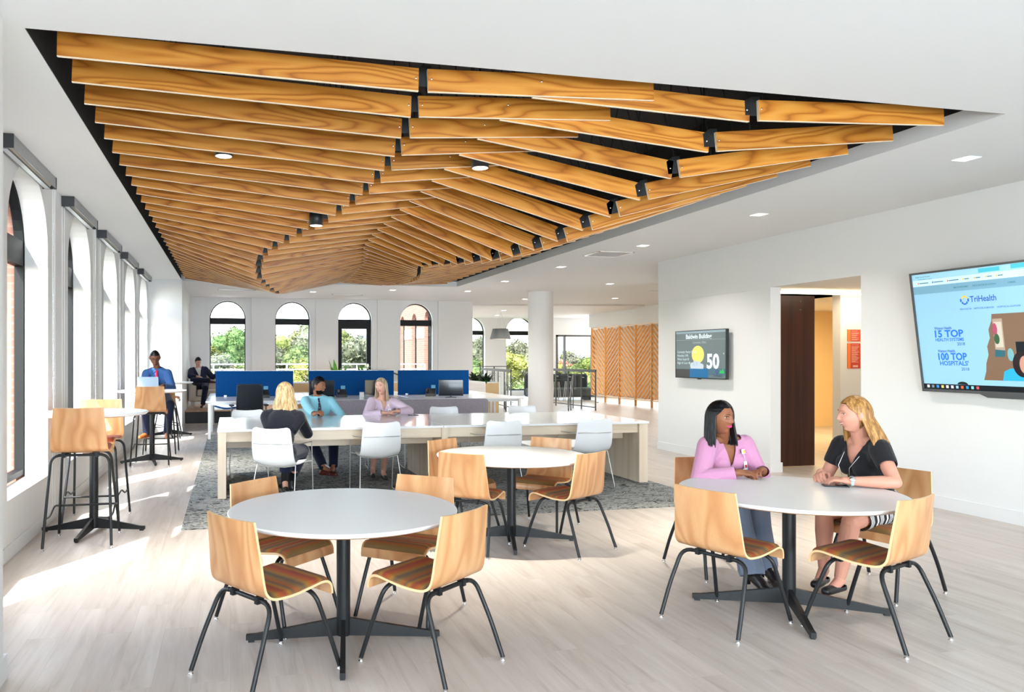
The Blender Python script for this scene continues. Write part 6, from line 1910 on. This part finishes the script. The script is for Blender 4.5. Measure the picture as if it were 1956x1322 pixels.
# 3 --- man in the light blue shirt
p3, k3 = person(dict(label='bearded man in light blue shirt and dark tie laughing at the long table', base=(1.17, 10.3, 0), vox=.007, fem=False, k=1.02,
    pel=(1.20, 10.44, .555), nb=(1.185, 10.30, 1.005), rs=(1.015, 10.29, .955), ls=(1.36, 10.33, .945), head=((1.19, 10.24, 1.165), -34, -3, -4),
    arm_r=dict(w=(1.075, 9.76, .815), hint=(-.9, .2, -.5), d=(.75, -.55, .35), n=(.5, .1, -.85), s=1, c=(.9, .9, .5), ti=.9),
    arm_l=dict(w=(1.44, 10.06, .60), hint=(.8, .3, -.4), d=(-.2, -.8, -.4), n=(-.2, .3, -1), s=-1),
    leg_r=dict(k=(1.02, 9.98, .55), a=(1.16, 9.52, .17), t=(1.28, 9.42, .07)), leg_l=dict(k=(1.36, 9.95, .56), a=(1.31, 9.62, .16), t=(1.24, 9.46, .07)),
    skin=sk_tan, browm=br_dark, lipm=lip_brown, hairm=hr_black, smile=.8, teeth=True, beard=1.035, gaze=(.5, 0),
    hair=dict(kind='short', n=0, puff=1.085, top=.07, rough=.0022),
    top=dict(name='light_blue_shirt', m=cl_lblue, sleeve=.94, collar=True, e=.014, puff=.003), bottom=dict(kind='trousers', name='navy_trousers', m=cl_trou), shoe=dict(kind='shoe', m=sh_brown)))
# 4 --- woman in the pale pink blouse
p4, k4 = person(dict(label='woman with straight ash blonde hair and pale pink blouse at the long table', base=(2.13, 10.3, 0), vox=.007, fem=True, k=1.0,
    pel=(2.12, 10.42, .555), nb=(2.09, 10.22, .985), rs=(1.93, 10.21, .935), ls=(2.25, 10.23, .93), head=((2.055, 10.15, 1.155), -128, -2, 5),
    arm_r=dict(w=(2.03, 9.90, .805), hint=(-.9, .2, -.4), d=(.97, -.15, 0), n=(.05, 0, -1), s=1, c=(.15, .25, .2), ti=.3),
    arm_l=dict(w=(2.24, 9.92, .825), hint=(1, .1, -.3), d=(-.97, -.2, 0), n=(0, 0, -1), s=-1, c=(.2, .3, .2), ti=.3),
    leg_r=dict(k=(1.98, 9.98, .53), a=(1.80, 9.45, .12), t=(1.78, 9.32, .05)), leg_l=dict(k=(2.10, 9.95, .54), a=(1.90, 9.25, .11), t=(1.90, 9.12, .05)),
    skin=sk_pale, browm=br_light, lipm=lip_nat, hairm=hr_ash, light_eyes=True, smile=.5, gaze=(-.6, 0), ears=False,
    hair=dict(kind='long', n=170, len=.20, open=70, open_l=78, part=.0, flare=.015, wave=.002, puff=1.07),
    top=dict(name='pale_pink_blouse', m=cl_ppink, sleeve=.93, puff=.01, vd=.14, vw=.045), bottom=dict(kind='skirt', name='dark_skirt', m=cl_trou, to=.8), shoe=dict(kind='flat', m=sh_black)))
# 5 --- blonde woman seen from behind
p5, k5 = person(dict(label='woman with shaggy light blonde hair and navy sweater seen from behind', base=(.56, 7.95, 0), vox=.0055, fem=True, k=1.06,
    pel=(.50, 7.92, .56), nb=(.555, 8.13, .975), rs=(.725, 8.09, .915), ls=(.39, 8.15, .925), head=((.585, 8.19, 1.150), 60, -4, -3),
    arm_r=dict(w=(.80, 8.50, .815), hint=(.5, -.3, -1.0), d=(-.3, .9, 0), n=(0, 0, -1), s=1), arm_l=dict(w=(.62, 8.55, .815), hint=(-.7, -.5, -.5), d=(.8, .5, 0), n=(0, 0, -1), s=-1),
    leg_r=dict(k=(.78, 8.30, .52), a=(.68, 8.58, .17), t=(.62, 8.66, .06)), leg_l=dict(k=(.62, 8.36, .52), a=(.60, 8.42, .19), t=(.60, 8.30, .08)),
    skin=sk_pale, browm=br_light, lipm=lip_nat, hairm=hr_light, ears=False,
    hair=dict(kind='long', n=240, len=.215, open=55, flare=.045, wave=.010, r=.0115, puff=1.12, vol=1.08, toph=1.08),
    top=dict(name='navy_sweater', m=cl_navy, sleeve=.95, e=.016), bottom=dict(kind='trousers', name='dark_jeans', m=cl_trou, up=.09), shoe=dict(kind='boot', m=sh_black, sh=.11)))
# 6 --- man with the laptop at the standing-height table
p6, k6 = person(dict(label='man in blue shirt and red tie working on a laptop by the windows', base=(-1.12, 12.5, 0), vox=.007, fem=False, k=1.0, hk=1.04,
    pel=(-1.12, 12.60, .90), nb=(-1.14, 12.40, 1.375), rs=(-1.300, 12.38, 1.305), ls=(-.98, 12.36, 1.305), head=((-1.165, 12.28, 1.555), -82, -26, 0),
    arm_r=dict(w=(-1.22, 12.05, 1.12), hint=(-.55, .1, -.9), d=(.35, -.9, 0), n=(0, 0, -1), s=1, c=(.3, .4, .2)), arm_l=dict(w=(-1.02, 12.04, 1.12), hint=(.55, .1, -.9), d=(-.45, -.88, 0), n=(0, 0, -1), s=-1, c=(.3, .4, .2)),
    leg_r=dict(k=(-1.30, 12.22, .82), a=(-1.29, 12.28, .37), t=(-1.35, 12.16, .315)), leg_l=dict(k=(-.93, 12.22, .82), a=(-.98, 12.28, .37), t=(-.97, 12.14, .315)),
    skin=sk_deep, browm=br_dark, lipm=lip_brown, hairm=hr_black,
    hair=dict(kind='short', n=0, puff=1.03, rough=.001),
    top=dict(name='blue_shirt', m=cl_blue, sleeve=.94, collar=True, e=.014, puff=.003), bottom=dict(kind='trousers', name='navy_trousers', m=cl_trou), shoe=dict(kind='shoe', m=sh_tan)))
# 7 --- man on the sofa
p7, k7 = person(dict(label='man in navy blazer and cream shirt sitting cross-legged on the sofa', base=(-.75, 19.4, 0), vox=.009, fem=False, k=1.0,
    pel=(-.72, 19.45, .87), nb=(-.80, 19.60, 1.30), rs=(-.965, 19.56, 1.23), ls=(-.625, 19.56, 1.26), head=((-.80, 19.53, 1.455), -62, -24, 6),
    arm_r=dict(w=(-.80, 19.16, 1.09), hint=(-.9, -.1, -.5), d=(.8, -.3, -.2), n=(.2, .2, -1), s=1), arm_l=dict(w=(-.22, 19.62, 1.16), hint=(.1, .2, -1), d=(.95, 0, -.1), n=(0, 0, -1), s=-1),
    leg_r=dict(k=(-.90, 19.02, 1.00), a=(-.50, 18.90, 1.0), t=(-.42, 18.86, .95)), leg_l=dict(k=(-.60, 18.96, .80), a=(-.66, 18.97, .42), t=(-.68, 18.84, .35)),
    skin=sk_pale, browm=br_dark, lipm=lip_nat, hairm=hr_dk,
    hair=dict(kind='short', n=0, puff=1.075, top=.05, rough=.0018),
    top=dict(name='navy_blazer', m=cl_blazer, sleeve=.95, vd=.32, vw=.085, e=.024), bottom=dict(kind='trousers', name='navy_trousers', m=cl_trou), shoe=dict(kind='shoe', m=sh_brown)))

# ------------------------------------------------------------------ what they wear
def surf(K, lx, lz, off):
    """point in front of the chest: lx to the wearer's right, lz up from the neck base"""
    return K['nb'] + K['r'] * lx + K['u'] * lz + K['f'] * off
def shirt_front(K, t_, name, m, vd, vw):
    mb = MB()
    mb.ell(K['pel'] + K['u'] * K['D'] * .68, (.14, .118, .16), 24, 14, Rm=K['Rm']); mb.ell(K['pel'] + K['u'] * K['D'] * .36, (.13, .112, .16), 24, 14, Rm=K['Rm'])
    mb.cap(K['nb'] - K['u'] * .06, .065, K['nb'] + K['u'] * .01, .058)
    vs, fs = organic(mb, .009, 3)
    vs, fs = cutfaces(vs, fs, lambda p: (p - K['nb']).dot(K['f']) < .0)
    c_ = MB(); c_.add(vs, fs, True); c_.build(name, m, t_)
shirt_front(k7, p7, 'cream_shirt', cl_cream, .3, .08)
def tie(K, t_, m, length=.40, off=.128, w=.036):
    mb = MB(); n = 10
    pts = []
    L, Rr = [], []
    vs = []
    for i in range(n + 1):
        f_ = i / n; lz = .0 - length * f_
        ww = (.013 if i == 0 else .010 + (w - .010) * min(1, f_ * 1.15)) if i < n else .004
        o_ = .062 + (off - .062) * min(1, f_ * 3.2) ** .8
        for sx in (-1, 0, 1): vs.append(surf(K, sx * ww, lz, o_ + (.004 if sx == 0 else 0)))
    fs = []
    for i in range(n):
        a = i * 3; fs += [(a, a + 1, a + 4, a + 3), (a + 1, a + 2, a + 5, a + 4)]
    mb.add(vs, fs, True); mb.add([v - K['f'] * .004 for v in vs], [f_[::-1] for f_ in fs], True)
    mb.ell(surf(K, 0, -.004, .064), (.016, .014, .018), 10, 8, Rm=K['Rm'])
    mb.build('tie', m, t_)
def collar(K, t_, m):
    mb = MB()
    for q in (-1, 1):
        a = surf(K, q * .052, .050, -.02); b = surf(K, q * .012, .004, .068); c = surf(K, q * .058, -.040, .082); d = surf(K, q * .078, .012, .02)
        mb.add([a, b, c, d], [(0, 1, 2, 3), (3, 2, 1, 0)], False)
        mb.add([x + K['f'] * .004 for x in (a, b, c, d)], [(0, 1, 2, 3), (3, 2, 1, 0)], False)
    mb.build('collar', m, t_)
m = mat('dotted_navy_tie_cloth', srgb(16, 22, 48), .6); t = NT(m)
vo = t.new('ShaderNodeTexVoronoi'); vo.inputs['Scale'].default_value = 60; t.link(t.co(), vo.inputs['Vector'])
t.link(t.ramp(vo.outputs['Distance'], [(0, srgb(200, 205, 215)), (.22, srgb(200, 205, 215)), (.26, srgb(16, 22, 48))]), t.b.inputs['Base Color']); m_tie = m
tie(k3, p3, m_tie, .30, .138); collar(k3, p3, cl_lblue)
tie(k6, p6, cloth_mat('red_tie_cloth', srgb(206, 20, 60), srgb(214, 30, 70)), .33, .150); collar(k6, p6, cl_blue)
# glasses
g = MB(k6['Hm'])
for q in (-1, 1):
    g.tube([(q * .032 + .019 * math.cos(a), .099, .010 + .014 * math.sin(a)) for a in [2 * PI * i / 16 for i in range(17)]], .0022, 5, caps=False)
    g.tube([(q * .051, .097, .013), (q * .074, .06, .013), (q * .077, -.005, .006)], .0020, 5)
g.tube([(-.013, .1, .012), (.013, .1, .012)], .0020, 5)
g.build('glasses', mat('black_glasses_frame', (.01, .01, .01), .3), p6)
# badges and cords
m_badge = mat('white_badge', (.85, .87, .9), .35); m_yel = mat('yellow_badge', srgb(240, 180, 40), .4); m_red = mat('red_badge_mark', srgb(190, 40, 40), .5)
def badge(K, t_, lx, lz, off, drop, w=.022, h=.032, tilt_=.5):
    A = surf(K, lx, lz, off); 
    Mx = Matrix.Translation(A) @ Matrix((K['r'], K['u'], -K['f'])).transposed().to_4x4() @ Matrix.Rotation(tilt_, 4, 'X')
    b_ = MB(Mx); b_.cbox(-.014, .014, -.016, .016, -.006, .0, .002, mi=0); b_.box(-.011, .003, -.010, .010, -.0075, -.006, mi=1)
    b_.tube([(0, -.016, -.003), (-.004, -drop + h, -.004)], .0012, 5, mi=0)
    b_.cbox(-w - .004, w - .004, -drop - h, -drop + h, -.006, -.002, .001, mi=0); b_.box(-.012, .004, -drop - .012, -drop + .010, -.0072, -.006, mi=2)
    b_.build('badge', [m_badge, m_yel, m_red], t_)
badge(k1, p1, -.085, -.060, .108, .105, .012, .034)
badge(k4, p4, -.062, -.055, .108, .085)
c_ = MB(); c_.tube([surf(k2, .058, .005, -.005), surf(k2, .07, -.05, .075), surf(k2, .055, -.13, .172), surf(k2, .03, -.24, .178), surf(k2, .008, -.33, .165), surf(k2, -.012, -.24, .178), surf(k2, -.035, -.13, .172), surf(k2, -.065, -.05, .075), surf(k2, -.055, .005, -.005)], .0022, 6)
c_.build('lanyard_cord', M['steel'], p2)
c_ = MB(); c_.tube([surf(k4, .035, .0, .045), surf(k4, .02, -.03, .075), surf(k4, 0, -.042, .085), surf(k4, -.02, -.03, .075), surf(k4, -.035, .0, .045)], .0018, 6)
c_.build('necklace', mat('gold_chain', srgb(220, 180, 110), .3, .8), p4)
# watch and ring
side, sh, el, wr, a = k2['arms'][1]
dn = (wr - el).normalized(); cq = wr - dn * .018
Mx = Matrix.Translation(cq) @ dn.to_track_quat('Z', 'Y').to_matrix().to_4x4()
w_ = MB(Mx); w_.lathe([(.0295, -.009), (.0315, -.006), (.0315, .006), (.0295, .009)], 28, cap=False); w_.build('watch_strap', mat('pale_teal_strap', srgb(176, 208, 206), .4), p2)
bm = (V((-.55, -.75, .5))); bm = (bm - dn * bm.dot(dn)).normalized()
Mx = Matrix.Translation(cq + bm * .031) @ bm.to_track_quat('Z', 'Y').to_matrix().to_4x4()
w_ = MB(Mx); w_.lathe([(.0165, 0), (.0175, .004), (.015, .008), (.0001, .0082)], 24, cap=False); w_.build('watch_face', M['chrome'], p2)
# dark nail polish
# ------------------------------------------------------------------ things on the tables
def smartphone(x, y, z, rz, label):
    t_ = thing('smartphone', label, 'phone', (x, y, z), R(rz))
    MB().cbox(-.036, .036, -.073, .073, 0, .009, .003).build('phone_case', M['blackplastic'], t_)
    MB().box(-.033, .033, -.068, .068, .009, .0096).build('phone_screen', M['screen_off'], t_)
smartphone(3.80, 4.06, .725, 62, 'black smartphone on the round table under the blonde woman\'s hands')
smartphone(2.44, 9.86, .768, 80, 'black smartphone on the long table beside the pale pink blouse')
t_ = thing('laptop', 'silver laptop open on the standing-height table in front of the man', 'laptop', (-1.215, 11.80, 1.07), R(3))
MB().cbox(-.15, .15, -.02, .19, 0, .012, .003).build('keyboard_base', M['alu'], t_)
MB(Matrix.Rotation(R(-12) * -1, 4, 'X')).cbox(-.15, .15, -.026, -.019, .004, .205, .003).build('laptop_lid', mat('satin_silver_lid', srgb(150, 168, 186), .35, .4), t_)
